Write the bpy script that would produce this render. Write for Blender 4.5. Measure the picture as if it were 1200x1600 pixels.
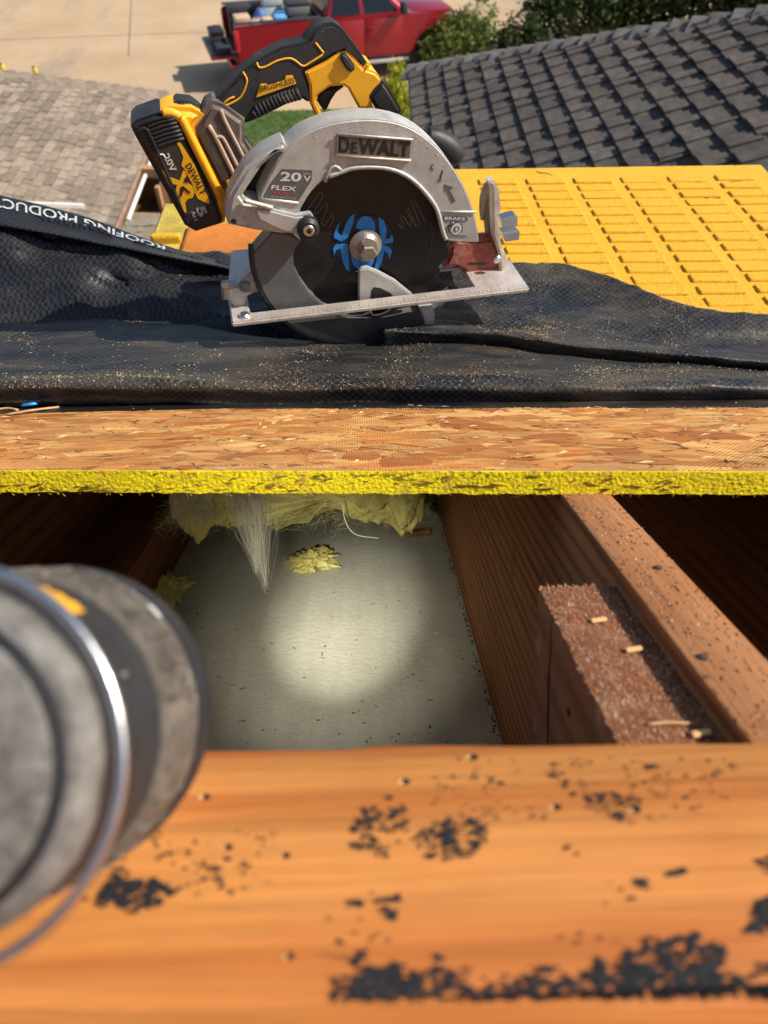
import bpy, bmesh, math, random
import numpy as np
from mathutils import Vector, Matrix, noise as mnoise
R = math.radians
rng = random.Random(7)
for o in list(bpy.data.objects): bpy.data.objects.remove(o)
scene = bpy.context.scene
COL = scene.collection

# ------------------------------------------------------------------ camera
FP = 1110.0                      # focal length in photo pixels (1200 x 1600)
BETA = R(26.6)                   # roof slope
PITCH = R(48.3)                  # camera looks down by this much
GAM = R(1.98)                    # small yaw against the slope direction
C = Vector((0, 0, 6.6))
Fw = Vector((math.sin(GAM)*math.cos(PITCH), math.cos(GAM)*math.cos(PITCH), -math.sin(PITCH)))
Rt = Vector((math.cos(GAM), -math.sin(GAM), 0))
Up = Rt.cross(Fw).normalized()
cam_d = bpy.data.cameras.new('camera'); cam = bpy.data.objects.new('camera', cam_d); COL.objects.link(cam)
cam.matrix_world = Matrix(((Rt.x, Up.x, -Fw.x, C.x), (Rt.y, Up.y, -Fw.y, C.y), (Rt.z, Up.z, -Fw.z, C.z), (0, 0, 0, 1)))
cam_d.sensor_fit = 'VERTICAL'; cam_d.sensor_height = 36; cam_d.sensor_width = 27
cam_d.lens = FP/1600*36
cam_d.clip_start = 0.01; cam_d.clip_end = 2000
cam_d.dof.use_dof = True; cam_d.dof.focus_distance = 0.63; cam_d.dof.aperture_fstop = 9.0
scene.camera = cam
# ------------------------------------------------------------------ sky, sun, exposure
SUN_E, SUN_A = R(44), R(-5)      # elevation; azimuth from +X towards +Y
sd = Vector((math.cos(SUN_E)*math.cos(SUN_A), math.cos(SUN_E)*math.sin(SUN_A), math.sin(SUN_E)))
w = bpy.data.worlds.new('World'); scene.world = w; w.use_nodes = True
nt = w.node_tree; bg = nt.nodes['Background']
sky = nt.nodes.new('ShaderNodeTexSky'); sky.sky_type = 'NISHITA'; sky.sun_disc = False
sky.sun_elevation = SUN_E; sky.sun_rotation = R(90) - SUN_A
nt.links.new(sky.outputs[0], bg.inputs[0]); bg.inputs[1].default_value = 0.10
sl = bpy.data.lights.new('sun', 'SUN'); sl.energy = 4.9; sl.angle = R(0.5); sl.color = (1, .93, .80)
so = bpy.data.objects.new('sun', sl); COL.objects.link(so); so.location = (6, 0, 12)
so.rotation_euler = (-sd).to_track_quat('-Z', 'Y').to_euler()
scene.view_settings.view_transform = 'Standard'; scene.view_settings.look = 'None'
scene.view_settings.exposure = 0.38; scene.view_settings.gamma = 1

# ------------------------------------------------------------------ geometry helpers
def ray(px, py): return Fw + Rt*((px-600)/FP) - Up*((py-800)/FP)
def PT(px, py, t): return C + ray(px, py)*t
def plane(px, py, p0, n):
    d = ray(px, py); return C + d*((p0-C).dot(n)/d.dot(n))
YR = Vector((0, math.cos(BETA), -math.sin(BETA))); NR = Vector((0, math.sin(BETA), math.cos(BETA))); XR = Vector((1, 0, 0))
def rw(x, y, z): return C + XR*x + YR*y + NR*z            # roof frame, camera is the origin
def rpix(px, py, h):                                      # pixel -> roof x, y on the plane h below the camera
    p = plane(px, py, C-NR*h, NR)-C; return p.dot(XR), p.dot(YR)
def lev(px, py, H): return plane(px, py, C-Vector((0, 0, H)), Vector((0, 0, 1)))
def t_deck(py): return 181.6/(py-358)
H_O, H_R, H_C = .152, .167, .49                           # deck top, rafter top, ceiling below the camera
MW = {}
ROOFROT = Matrix.Rotation(-BETA, 4, 'X')
def prop(o, label=None, cat=None, group=None, kind=None):
    if label: o['label'] = label
    if cat: o['category'] = cat
    if group: o['group'] = group
    if kind: o['kind'] = kind
    return o
def thing(name, label, cat, loc, rot=None, group=None):
    o = bpy.data.objects.new(name, None); COL.objects.link(o); o.empty_display_size = .05
    m = Matrix.Translation(loc) @ (rot or Matrix.Identity(4)); o.matrix_world = m; MW[o.name] = m
    return prop(o, label, cat, group)
def link_mesh(name, V, F, mat, parent=None, loc=None, rot=None, smooth=False, uv=None, cols=None, mats=None, mi=None):
    """V in world space; stored in the local space of the parent (or of loc/rot)"""
    if parent: m = MW[parent.name]
    else: m = Matrix.Translation(loc if loc is not None else V[0]) @ (rot or Matrix.Identity(4))
    inv = m.inverted(); me = bpy.data.meshes.new(name)
    A = np.array([tuple(v) for v in V], dtype=float); I = np.array(inv)
    A = A @ I[:3, :3].T + I[:3, 3]
    me.from_pydata(A.tolist(), [], F)
    if mats:
        for x in mats: me.materials.append(x)
        me.polygons.foreach_set('material_index', mi)
    else: me.materials.append(mat)
    if uv is not None:
        L = me.uv_layers.new(name='UVMap'); li = np.zeros(len(me.loops), int); me.loops.foreach_get('vertex_index', li)
        L.data.foreach_set('uv', np.array(uv)[li].astype(np.float32).ravel())
    if cols is not None:
        ca = me.color_attributes.new('tone', 'FLOAT_COLOR', 'CORNER'); fc = []
        for p in me.polygons: fc += [cols[p.index]]*p.loop_total
        ca.data.foreach_set('color', np.array(fc, dtype=np.float32).ravel())
    if smooth: me.polygons.foreach_set('use_smooth', [True]*len(me.polygons))
    me.update()
    o = bpy.data.objects.new(name, me); COL.objects.link(o)
    if parent:
        o.parent = parent; MW[o.name] = m
    else:
        o.matrix_world = m; MW[o.name] = m
    return o
def bm_obj(name, bm, mat, parent=None, loc=None, rot=None, smooth=False, auto=None):
    bmesh.ops.recalc_face_normals(bm, faces=bm.faces)
    bm.verts.index_update()
    V = [v.co.copy() for v in bm.verts]; F = [[v.index for v in f.verts] for f in bm.faces]; bm.free()
    o = link_mesh(name, V, F, mat, parent, loc, rot, smooth)
    if auto: shade_auto(o, auto)
    return o
def shade_auto(o, ang=35):
    me = o.data; me.polygons.foreach_set('use_smooth', [True]*len(me.polygons))
    bm = bmesh.new(); bm.from_mesh(me); lim = R(ang)
    for e in bm.edges:
        if len(e.link_faces) == 2:
            e.smooth = e.calc_face_angle(0) < lim
        else: e.smooth = False
    bm.to_mesh(me); bm.free()
BOXF = [(0, 3, 2, 1), (4, 5, 6, 7), (0, 1, 5, 4), (1, 2, 6, 5), (2, 3, 7, 6), (3, 0, 4, 7)]
def bm_hexa(bm, P, bev=0, seg=2):
    vs = [bm.verts.new(p) for p in P]; fs = [bm.faces.new([vs[i] for i in f]) for f in BOXF]
    if bev:
        es = list({e for f in fs for e in f.edges})
        bmesh.ops.recalc_face_normals(bm, faces=fs)
        bmesh.ops.bevel(bm, geom=es, offset=bev, segments=seg, affect='EDGES', profile=.5, clamp_overlap=True)
def hexa(P, bev=0, seg=2):
    bm = bmesh.new(); bm_hexa(bm, P, bev, seg); return bm
def box_pts(f, x0, x1, y0, y1, z0, z1):
    return [f(x0, y0, z0), f(x1, y0, z0), f(x1, y1, z0), f(x0, y1, z0), f(x0, y0, z1), f(x1, y0, z1), f(x1, y1, z1), f(x0, y1, z1)]
def wv(x, y, z): return Vector((x, y, z))
def cr(p, n, closed=False):
    """catmull-rom through a list of vectors"""
    p = [np.array(tuple(q), float) for q in p]; out = []; N = len(p)
    for i in range(N if closed else N-1):
        a = p[(i-1) % N] if closed or i > 0 else 2*p[0]-p[1]
        b = p[i]; c = p[(i+1) % N]
        d = p[(i+2) % N] if closed or i+2 < N else 2*p[-1]-p[-2]
        for k in range(n):
            s = k/n
            out.append(.5*((2*b)+(c-a)*s+(2*a-5*b+4*c-d)*s*s+(3*b-a-3*c+d)*s**3))
    if not closed: out.append(p[-1])
    return out
def tube_bm(bm, path, rad, n=8, closed=False, cap=True):
    path = [Vector(tuple(p)) for p in path]; N = len(path); rings = []
    up = Vector((.13, .21, 1)).normalized()
    for i, p in enumerate(path):
        a = path[(i-1) % N] if closed or i else p; b = path[(i+1) % N] if closed or i < N-1 else p
        d = (b-a).normalized(); x = d.cross(up)
        if x.length < 1e-4: x = d.cross(Vector((1, 0, 0)))
        x.normalize(); y = d.cross(x)
        r = rad[i] if isinstance(rad, (list, tuple)) else rad
        rings.append([bm.verts.new(p+x*(r*math.cos(2*math.pi*k/n))+y*(r*math.sin(2*math.pi*k/n))) for k in range(n)])
    for i in range(N if closed else N-1):
        A, B = rings[i], rings[(i+1) % N]
        for k in range(n): bm.faces.new((A[k], A[(k+1) % n], B[(k+1) % n], B[k]))
    if cap and not closed:
        bm.faces.new(rings[0]); bm.faces.new(rings[-1][::-1])
def lathe_bm(bm, prof, c, ax, n=32, x=None):
    """prof: list of (radius, distance along ax)"""
    ax = ax.normalized(); x = (x or ax.cross(Vector((.3, .2, .9)))).normalized(); y = ax.cross(x); rings = []
    for r, h in prof:
        rings.append([bm.verts.new(c+ax*h+x*(max(r, 1e-5)*math.cos(2*math.pi*k/n))+y*(max(r, 1e-5)*math.sin(2*math.pi*k/n))) for k in range(n)])
    for A, B in zip(rings, rings[1:]):
        for k in range(n): bm.faces.new((A[k], A[(k+1) % n], B[(k+1) % n], B[k]))
    bm.faces.new(rings[0]); bm.faces.new(rings[-1][::-1])
def loft(rows, nu, nv):
    g = [cr(r, nu) for r in rows]; m = len(g[0])
    cols = [cr([g[i][j] for i in range(len(g))], nv) for j in range(m)]
    return np.array(cols).transpose(1, 0, 2)               # [v][u][3]
def grid_faces(nv, nu): return [(i*nu+j, i*nu+j+1, (i+1)*nu+j+1, (i+1)*nu+j) for i in range(nv-1) for j in range(nu-1)]

# ------------------------------------------------------------------ materials
class N:
    def __init__(s, name):
        s.m = bpy.data.materials.new(name); s.m.use_nodes = True; s.t = s.m.node_tree; s.b = s.t.nodes['Principled BSDF']
        s.tc = s.t.nodes.new('ShaderNodeTexCoord')
    def n(s, typ, **k):
        x = s.t.nodes.new(typ)
        for a, v in k.items():
            if a.startswith('_'): x.inputs[a[1:].replace('_', ' ')].default_value = v
            else: setattr(x, a, v)
        return x
    def l(s, a, b): s.t.links.new(a, b)
    def map(s, scale=(1, 1, 1), coord='Object', rot=(0, 0, 0), loc=(0, 0, 0)):
        x = s.n('ShaderNodeMapping'); x.inputs['Scale'].default_value = scale; x.inputs['Rotation'].default_value = rot; x.inputs['Location'].default_value = loc
        s.l(s.tc.outputs[coord], x.inputs[0]); return x.outputs[0]
    def noise(s, vec, scale, detail=4, rough=.6, dist=0):
        x = s.n('ShaderNodeTexNoise'); x.inputs['Scale'].default_value = scale; x.inputs['Detail'].default_value = detail
        x.inputs['Roughness'].default_value = rough; x.inputs['Distortion'].default_value = dist; s.l(vec, x.inputs['Vector']); return x.outputs['Fac']
    def ramp(s, fac, stops):
        x = s.n('ShaderNodeValToRGB'); e = x.color_ramp.elements
        while len(e) < len(stops): e.new(.5)
        for q, (p, c) in zip(e, stops): q.position = p; q.color = (*c, 1) if len(c) == 3 else c
        s.l(fac, x.inputs[0]); return x.outputs[0]
    def mix(s, fac, a, b, typ='MIX'):
        x = s.n('ShaderNodeMix', data_type='RGBA', blend_type=typ)
        for i, v in ((0, fac), (6, a), (7, b)):
            if isinstance(v, (int, float)): x.inputs[i].default_value = v
            elif isinstance(v, tuple): x.inputs[i].default_value = (*v, 1) if len(v) == 3 else v
            else: s.l(v, x.inputs[i])
        return x.outputs[2]
    def math(s, op, a, b=0.):
        x = s.n('ShaderNodeMath', operation=op)
        for i, v in ((0, a), (1, b)):
            if isinstance(v, (int, float)): x.inputs[i].default_value = v
            else: s.l(v, x.inputs[i])
        return x.outputs[0]
    def bump(s, h, dist, strength=1.):
        x = s.n('ShaderNodeBump'); x.inputs['Distance'].default_value = dist; x.inputs['Strength'].default_value = strength
        s.l(h, x.inputs['Height'])
        if s.b.inputs['Normal'].links: s.l(s.b.inputs['Normal'].links[0].from_socket, x.inputs['Normal'])
        s.l(x.outputs[0], s.b.inputs['Normal'])
    def base(s, c):
        if isinstance(c, tuple): s.b.inputs['Base Color'].default_value = (*c, 1)
        else: s.l(c, s.b.inputs['Base Color'])
    def set(s, rough=.6, metal=0, spec=.5):
        if isinstance(rough, (int, float)): s.b.inputs['Roughness'].default_value = rough
        else: s.l(rough, s.b.inputs['Roughness'])
        s.b.inputs['Metallic'].default_value = metal; s.b.inputs['Specular IOR Level'].default_value = spec; return s.m
def mul(c, k): return tuple(min(1, x*k) for x in c)
def MAT(name, col, rough=.6, metal=0, var=.25, scale=30, bump=0., bscale=300, dirt=None, dirt_amt=.5, spec=.5):
    s = N(name); v = s.map()
    a = s.noise(v, scale, 5, .65)
    c = s.ramp(a, [(.3, mul(col, 1-var)), (.7, mul(col, 1+var))])
    if dirt:
        d = s.noise(v, scale*.6, 8, .75)
        c = s.mix(s.ramp(d, [(.62-dirt_amt*.3, (0, 0, 0)), (.72, (1, 1, 1))]), c, dirt)
        s.set(s.ramp(d, [(.3, (rough,)*3), (.7, (min(1, rough+.3),)*3)]), metal, spec)
    else: s.set(rough, metal, spec)
    s.base(c)
    if bump: s.bump(s.noise(v, bscale, 3, .6), bump)
    return s.m
def WOOD(name, c1, c2, c3, axis=0, fine=1., rough=.75, stain=None, ring=14, rw8=.38):
    """c1 early wood, c2 late wood, c3 blotches; grain runs along the local axis"""
    s = N(name)
    sc = [1.4, 1.4, 1.4]; sc = [x*22*fine for x in sc]; sc[axis] = 1.5*fine
    v = s.map(tuple(sc)); g = s.noise(v, 1., 6, .7, .35)
    sc2 = [210*fine]*3; sc2[axis] = 6*fine
    f = s.noise(s.map(tuple(sc2)), 1., 4, .7)
    wv_ = s.n('ShaderNodeTexWave', wave_type='RINGS', rings_direction='XYZ'[axis], wave_profile='SIN')
    wv_.inputs['Scale'].default_value = ring; wv_.inputs['Distortion'].default_value = 5; wv_.inputs['Detail'].default_value = 3; wv_.inputs['Detail Scale'].default_value = .8
    s3 = [1.]*3; s3[axis] = .06
    s.l(s.map(tuple(s3), loc=(.03, .05, .12)), wv_.inputs['Vector'])
    r = s.math('MULTIPLY', wv_.outputs['Fac'], rw8); r = s.math('ADD', r, s.math('MULTIPLY', g, .75))
    c = s.ramp(r, [(.22, c1), (.52, mul(c1, .9)), (.78, c2)])
    b = s.noise(s.map((9, 9, 9)), 1., 3, .6)
    c = s.mix(s.ramp(b, [(.45, (0, 0, 0)), (.75, (.65,)*3)]), c, c3)
    c = s.mix(.5, c, s.ramp(f, [(.3, (.45,)*3), (.65, (1, 1, 1))]), 'MULTIPLY')
    if stain:
        q = s.noise(s.map((30, 30, 30)), 1., 7, .75); c = s.mix(s.ramp(q, [(.56, (0, 0, 0)), (.66, (.8,)*3)]), c, stain)
    s.base(c); s.set(rough, 0, .25)
    s.bump(f, .0006); s.bump(g, .0012)
    return s.m
def ATTR(name, rough=.8, bump=0, bscale=400, var=.15, spec=.3):
    s = N(name); a = s.n('ShaderNodeAttribute', attribute_name='tone')
    v = s.map((1, 1, 1)); q = s.noise(v, 60, 5, .7)
    s.base(s.mix(1., a.outputs['Color'], s.ramp(q, [(.3, (1-var*2,)*3), (.7, (1, 1, 1))]), 'MULTIPLY')); s.set(rough, 0, spec)
    if bump: s.bump(s.noise(v, bscale, 4, .7), bump)
    return s.m
m_black = MAT('black_rubber', (.022, .022, .025), .55, 0, .4, 60, .0004, 900, dirt=(.16, .13, .10), dirt_amt=.1)
m_blackp = MAT('black_plastic', (.014, .014, .016), .38, 0, .3, 60, .0002, 700, dirt=(.10, .085, .065), dirt_amt=.05)
m_yel = MAT('tool_yellow', (.83, .40, .012), .42, 0, .12, 45, .0002, 800, dirt=(.35, .20, .05), dirt_amt=-.05)
m_alu = MAT('cast_grey', (.48, .48, .46), .48, .5, .14, 60, .00035, 900, dirt=(.27, .255, .23), dirt_amt=.15)
m_alu2 = MAT('worn_aluminium', (.62, .56, .50), .5, .6, .2, 70, .0005, 600, dirt=(.52, .40, .32), dirt_amt=.5)
m_chrome = MAT('bright_steel', (.6, .6, .6), .3, 1, .15, 80, .0002, 500)
m_steel = MAT('dull_steel', (.42, .37, .31), .42, .9, .2, 90, .0003, 500)
m_lg = MAT('smoked_grey', (.115, .115, .112), .35, .1, .15, 60, .0002, 600, dirt=(.26, .24, .20), dirt_amt=.1)
m_blade = MAT('coated_blade', (.012, .011, .011), .3, .2, .4, 40, .0001, 500, dirt=(.05, .04, .03), dirt_amt=.1)
m_blue = MAT('blue_print', (.02, .22, .62), .4, 0, .15, 90, dirt=(.01, .015, .02), dirt_amt=-.12)
m_house = MAT('grey_brown_housing', (.12, .095, .08), .5, 0, .3, 50, .0003, 600, dirt=(.34, .26, .2), dirt_amt=.25)
m_dust = MAT('dusty_edge', (.45, .33, .25), .7, 0, .2, 50)
m_red = MAT('red_brown_paint', (.30, .07, .05), .55, .1, .3, 60, .0003, 600, dirt=(.5, .33, .28), dirt_amt=.3)
m_pale = MAT('pale_print', (.62, .62, .62), .5, 0, .1, 90)
m_grey_print = MAT('grey_print', (.33, .33, .34), .5, 0, .1, 90)
m_redp = MAT('red_print', (.45, .07, .05), .5, 0, .2, 90)
m_label = MAT('dark_grey_label', (.10, .105, .11), .35, 0, .15, 70, dirt=(.2, .18, .15), dirt_amt=0)

# ------------------------------------------------------------------ the setting: ground, lawn
s = N('tan_concrete'); v = s.map()
a = s.noise(v, .35, 6, .6); b_ = s.noise(v, 9, 5, .7); st = s.noise(s.map((.5, .16, 1)), 1., 4, .6)
c = s.ramp(a, [(.3, (.43, .30, .185)), (.7, (.54, .395, .255))])
c = s.mix(s.ramp(st, [(.53, (0, 0, 0)), (.66, (.75,)*3)]), c, (.27, .225, .18))
c = s.mix(.35, c, s.ramp(b_, [(.3, (.6,)*3), (.7, (1, 1, 1))]), 'MULTIPLY'); s.base(c); s.set(.85, 0, .2); s.bump(b_, .004); m_conc = s.m
G = 600
g = link_mesh('ground', [wv(-G, -G, 0), wv(G, -G, 0), wv(G, G, 0), wv(-G, G, 0)], [(0, 1, 2, 3)], m_conc, loc=(0, 0, 0)); prop(g, kind='structure')
m_joint = MAT('joint_line', (.20, .16, .12), .9)
def flat(name, pts, z, mat, parent=None): return link_mesh(name, [wv(p[0], p[1], z) for p in pts], [tuple(range(len(pts)))], mat, parent, loc=(0, 0, 0))
for px0, py0, px1, py1 in ((205, 0, 203, 42), (0, 62, 330, 50)):
    a_ = lev(px0, py0, C.z); b_2 = lev(px1, py1, C.z); d = (b_2-a_).normalized(); q = Vector((-d.y, d.x, 0))*.02
    a_ -= d*.5; b_2 += d*3
    j = flat('expansion_joint', [a_-q, b_2-q, b_2+q, a_+q], .004, m_joint, g)
# lawn between the houses
m_soil = MAT('lawn_soil', (.06, .09, .02), .9, 0, .3, 3)
LP = [lev(250, 178, C.z), lev(640, 168, C.z), lev(700, 330, C.z), lev(120, 330, C.z)]
lawn = flat('lawn', LP, .006, m_soil); prop(lawn, kind='structure')
def scatter_quad(P, n):
    for _ in range(n):
        a, b = rng.random(), rng.random()
        yield P[0]*(1-a)*(1-b)+P[1]*a*(1-b)+P[2]*a*b+P[3]*(1-a)*b
V = []; F = []; cs = []
for p in scatter_quad(LP, 16000):
    h = rng.uniform(.03, .08); an = rng.uniform(0, 6.28); dx = Vector((math.cos(an), math.sin(an), 0))*rng.uniform(.006, .014); ln = Vector((rng.uniform(-.04, .04), rng.uniform(-.04, .04), h))
    i = len(V); V += [wv(p.x, p.y, .004)-dx, wv(p.x, p.y, .004)+dx, wv(p.x, p.y, .004)+ln]; F.append((i, i+1, i+2))
    k = rng.uniform(.7, 1.25); cs.append((.11*k, .23*k, .03*k, 1))
m_grass = ATTR('grass', .7)
o = link_mesh('grass', V, F, m_grass, loc=LP[0], cols=cs); prop(o, 'short bright green grass on the lawn between the two houses', 'grass', kind='stuff')

# ------------------------------------------------------------------ neighbouring shingled houses
def shingle_mesh(name, L, E, T, mat, teeth, seed):
    """x along course, y up slope, z out of the roof; butt edge at y=0"""
    r = random.Random(seed); bm = bmesh.new()
    bm_hexa(bm, [wv(0, 0, 0), wv(L-.0015, 0, 0), wv(L-.0015, E*1.25, -.004), wv(0, E*1.25, -.004), wv(0, 0, T*.75), wv(L-.0015, 0, T*.75), wv(L-.0015, E*1.25, T*.1), wv(0, E*1.25, T*.1)])
    x = r.uniform(0, .06)
    while teeth and x < L*.9:
        wd = r.uniform(.5, 1.15)*.16; x1 = min(x+wd, L-.006); f = r.uniform(.02, .08)*.2
        bm_hexa(bm, [wv(x, .0, T*.3), wv(x1, .0, T*.3), wv(x1-f, E*1.1, T*.2), wv(x+f, E*1.1, T*.2), wv(x, .0, T*1.15), wv(x1, .0, T*1.15), wv(x1-f, E*1.1, T*.45), wv(x+f, E*1.1, T*.45)])
        x = x1+r.uniform(.35, .8)*.16
    bmesh.ops.recalc_face_normals(bm, faces=bm.faces)
    me = bpy.data.meshes.new(name); bm.to_mesh(me); bm.free(); me.materials.append(mat); return me
def roof_house(label, z_e, near_px, far_px, side, pitch, hip_px, top_up, E, L, T, mats, basemat, wallmat, yn_ext, capmat, teeth=True, rname='house'):
    a = lev(*near_px, C.z-z_e); b = lev(*far_px, C.z-z_e)
    d = (b-a); d.z = 0; d.normalize()                      # along the eave, away
    sx = Vector((d.y, -d.x, 0))*side                       # horizontal, up the slope
    us = (sx+Vector((0, 0, pitch))).normalized(); n = d.cross(us); n = n if n.z > 0 else -n
    root = thing(rname, label, 'house', wv(a.x, a.y, 0))
    hip = plane(*hip_px, a, n); hv = hip-b                  # hip runs from the far eave corner
    smax = top_up; k = hv.dot(d)/hv.dot(us)                 # metres along d per metre up slope
    y0 = -yn_ext; y1 = (b-a).dot(d)
    def q(x, u, h=0): return a+d*x+us*u+n*h
    roof = link_mesh('roof', [q(y0, 0), q(y1, 0), q(y1+k*smax, smax), q(y0, smax), q(y0, 0, -.12), q(y1, 0, -.12), q(y1+k*smax, smax, -.12), q(y0, smax, -.12)], BOXF, basemat, root)
    # far slope beyond the hip, ridge side
    link_mesh('roof', [q(y1, 0, -.01), q(y1+k*smax, smax, -.01), b+sx*(smax*2)+Vector((0, 0, .0))], [(0, 1, 2)], basemat, root)
    top = q(y0, smax); tz = top.z
    # walls
    w0 = a+d*y0+sx*.35; w1 = a+d*(y1-.4)+sx*.35
    for i, (p, q2) in enumerate(((w0, w1), (w1, w1+sx*(smax*1.6)), (w0, w0+sx*(smax*1.6)))):
        th = Vector((0, 0, 0)); nn = (q2-p).normalized().cross(Vector((0, 0, 1)))*.06
        link_mesh('wall', [wv(*(p-nn).xy, 0), wv(*(q2-nn).xy, 0), wv(*(q2+nn).xy, 0), wv(*(p+nn).xy, 0), wv(*(p-nn).xy, z_e-.02), wv(*(q2-nn).xy, z_e-.02), wv(*(q2+nn).xy, z_e-.02), wv(*(p+nn).xy, z_e-.02)], BOXF, wallmat, root)
    # fascia board
    link_mesh('fascia', [q(y0, -.03, -.14), q(y1, -.03, -.14), q(y1, -.004, -.14), q(y0, -.004, -.14), q(y0, -.03, .0), q(y1, -.03, .0), q(y1, -.004, .0), q(y0, -.004, .0)], BOXF, wallmat, root)
    # shingles
    meshes = [shingle_mesh('shingle', L, E, T, m, teeth, 3*i+j) for i, m in enumerate(mats) for j in range(3)]
    mrot = Matrix((( d.x, us.x, n.x, 0), (d.y, us.y, n.y, 0), (d.z, us.z, n.z, 0), (0, 0, 0, 1)))
    inv = MW[root.name].inverted(); cnt = 0; cand = []
    nc = int(smax/E)
    for i in range(nc):
        u = i*E; xs = y0+rng.uniform(0, L)*1.0; xe = y1+k*(u+.5*E)
        x = xs
        while x < xe-.02:
            cand.append((x, u)); x += L
    rest = []
    def vis(x, u):
        p = q(x+L/2, u+E/2)-C; t = p.dot(Fw); px = 600+FP*p.dot(Rt)/t; py = 800-FP*p.dot(Up)/t
        return -40 < px < 1240 and -40 < py < 520
    cand.sort(key=lambda c_: not vis(*c_))
    for x, u in cand:
        M_ = Matrix.Translation(q(x, u, .004)) @ mrot
        lx = max(.3, min(1., (y1+k*(u+.5*E)-x)/L))
        M_ = M_ @ Matrix.Diagonal((lx, 1, rng.uniform(.96, 1.04), 1))
        me = rng.choice(meshes)
        if cnt < 298 and vis(x, u):
            o = bpy.data.objects.new('shingle', me); COL.objects.link(o); o.parent = root; o.matrix_local = inv @ M_; MW[o.name] = MW[root.name]; cnt += 1
        else: rest.append((M_, me))
    if rest:
        V = []; F = []; mi = []
        for M_, me in rest:
            i = len(V); V += [M_ @ v.co for v in me.vertices]; F += [[j+i for j in p.vertices] for p in me.polygons]; mi += [mats.index(me.materials[0])]*len(me.polygons)
        o = link_mesh('shingle_field', V, F, None, root, mats=mats, mi=mi); prop(o, kind='stuff')
    # hip caps
    hvn = (hv-n*hv.dot(n)).normalized(); hl = k; Lh = (us*1+d*k).length*smax
    side_v = hvn.cross(n).normalized(); nhip = int(Lh/.14); m = None
    for i in range(nhip):
        p = b+hvn*(i*.14)
        bm = bmesh.new(); wd = .15; ln = .19; e = .045
        P = []
        for (s_, h_) in ((-wd, -.05), (0, .022), (wd, -.03)):
            P.append((s_, h_))
        vs = []
        for off, hh in ((0, e), (ln, .010)):
            for s_, h_ in P: vs.append(p+hvn*off+side_v*s_+n*(h_+hh))
            for s_, h_ in P: vs.append(p+hvn*off+side_v*s_+n*(h_+hh-.012))
        bv = [bm.verts.new(x) for x in vs]
        for f in ((0, 1, 7, 6), (1, 2, 8, 7), (3, 9, 10, 4), (4, 10, 11, 5), (0, 3, 4, 1), (1, 4, 5, 2), (6, 7, 10, 9), (7, 8, 11, 10), (0, 6, 9, 3), (2, 5, 11, 8)): bm.faces.new([bv[i] for i in f])
        bm_obj('ridge_cap', bm, capmat[i % len(capmat)], root)
    return root, a, b, d, us, n, q
def SHG(name, col, var=.3):
    s = N(name); v = s.map(); oi = s.n('ShaderNodeObjectInfo')
    a = s.noise(v, 14, 4, .6); b = s.noise(v, 260, 3, .8)
    c = s.ramp(a, [(.3, mul(col, 1-var)), (.7, mul(col, 1+var))])
    c = s.mix(.8, c, s.ramp(oi.outputs['Random'], [(0, (.88,)*3), (1, (1.1, 1.08, 1.06))]), 'MULTIPLY')
    c = s.mix(.7, c, s.ramp(b, [(.3, (.5,)*3), (.7, (1.3,)*3)]), 'MULTIPLY'); s.base(c); s.set(.92, 0, .15); s.bump(b, .003); return s.m
mats_d = [SHG('dark_shingle_%d' % i, c) for i, c in enumerate(((.115, .099, .09), (.125, .108, .098), (.10, .089, .084)))]
mats_t = [SHG('tan_shingle_%d' % i, c, .2) for i, c in enumerate(((.285, .23, .182), (.33, .27, .215), (.235, .19, .15)))]
m_brick = MAT('house_wall_brick', (.28, .17, .12), .85, 0, .3, 8)
m_white = MAT('white_trim', (.72, .70, .66), .5, 0, .08, 8)
dark = roof_house('dark grey shingled hip roof of the neighbouring house at the right', 4.4, (652, 262), (641, 112), 1, .42, (1200, 22), 3.4, .155, .62, .036, mats_d, mats_d[2], m_brick, 1.9, [SHG('ridge_cap_a', (.20, .185, .17)), SHG('ridge_cap_b', (.24, .22, .20))], True)
tan = roof_house('tan shingled house wing with white gutter at the left', 3.5, (186, 338), (262, 152), -1, .34, (0, 118), 2.7, .078, .30, .020, mats_t, mats_t[2], m_brick, .6, [mats_t[2], mats_t[0]], True)
# gutter along the tan eave, and small trim pieces
root, a, b, d, us, n, q = tan
bm = bmesh.new(); tube_bm(bm, [q((b-a).dot(d)*.02, -.07, -.05), q((b-a).dot(d)*.56, -.07, -.05)], .02, 10)
o = bm_obj('gutter', bm, m_white, root, auto=40)
p0 = q((b-a).dot(d)*.56, -.07, -.05)
gt = thing('white_pipe', 'short white pipe elbow at the end of the tan roof gutter', 'pipe', p0)
bm = bmesh.new(); tube_bm(bm, [p0+us*-.02+d*.03, p0+us*-.02+Vector((0, 0, .05))+d*.05, p0-us*.1+Vector((0, 0, .06))+d*.06], .04, 10); bm_obj('elbow', bm, m_white, gt, auto=40)
bm = bmesh.new(); tube_bm(bm, [p0-us*.1+Vector((0, 0, .06))+d*.06, p0-us*.13+Vector((0, 0, .062))+d*.065], .046, 10); bm_obj('collar', bm, m_white, gt, auto=40)
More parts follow.
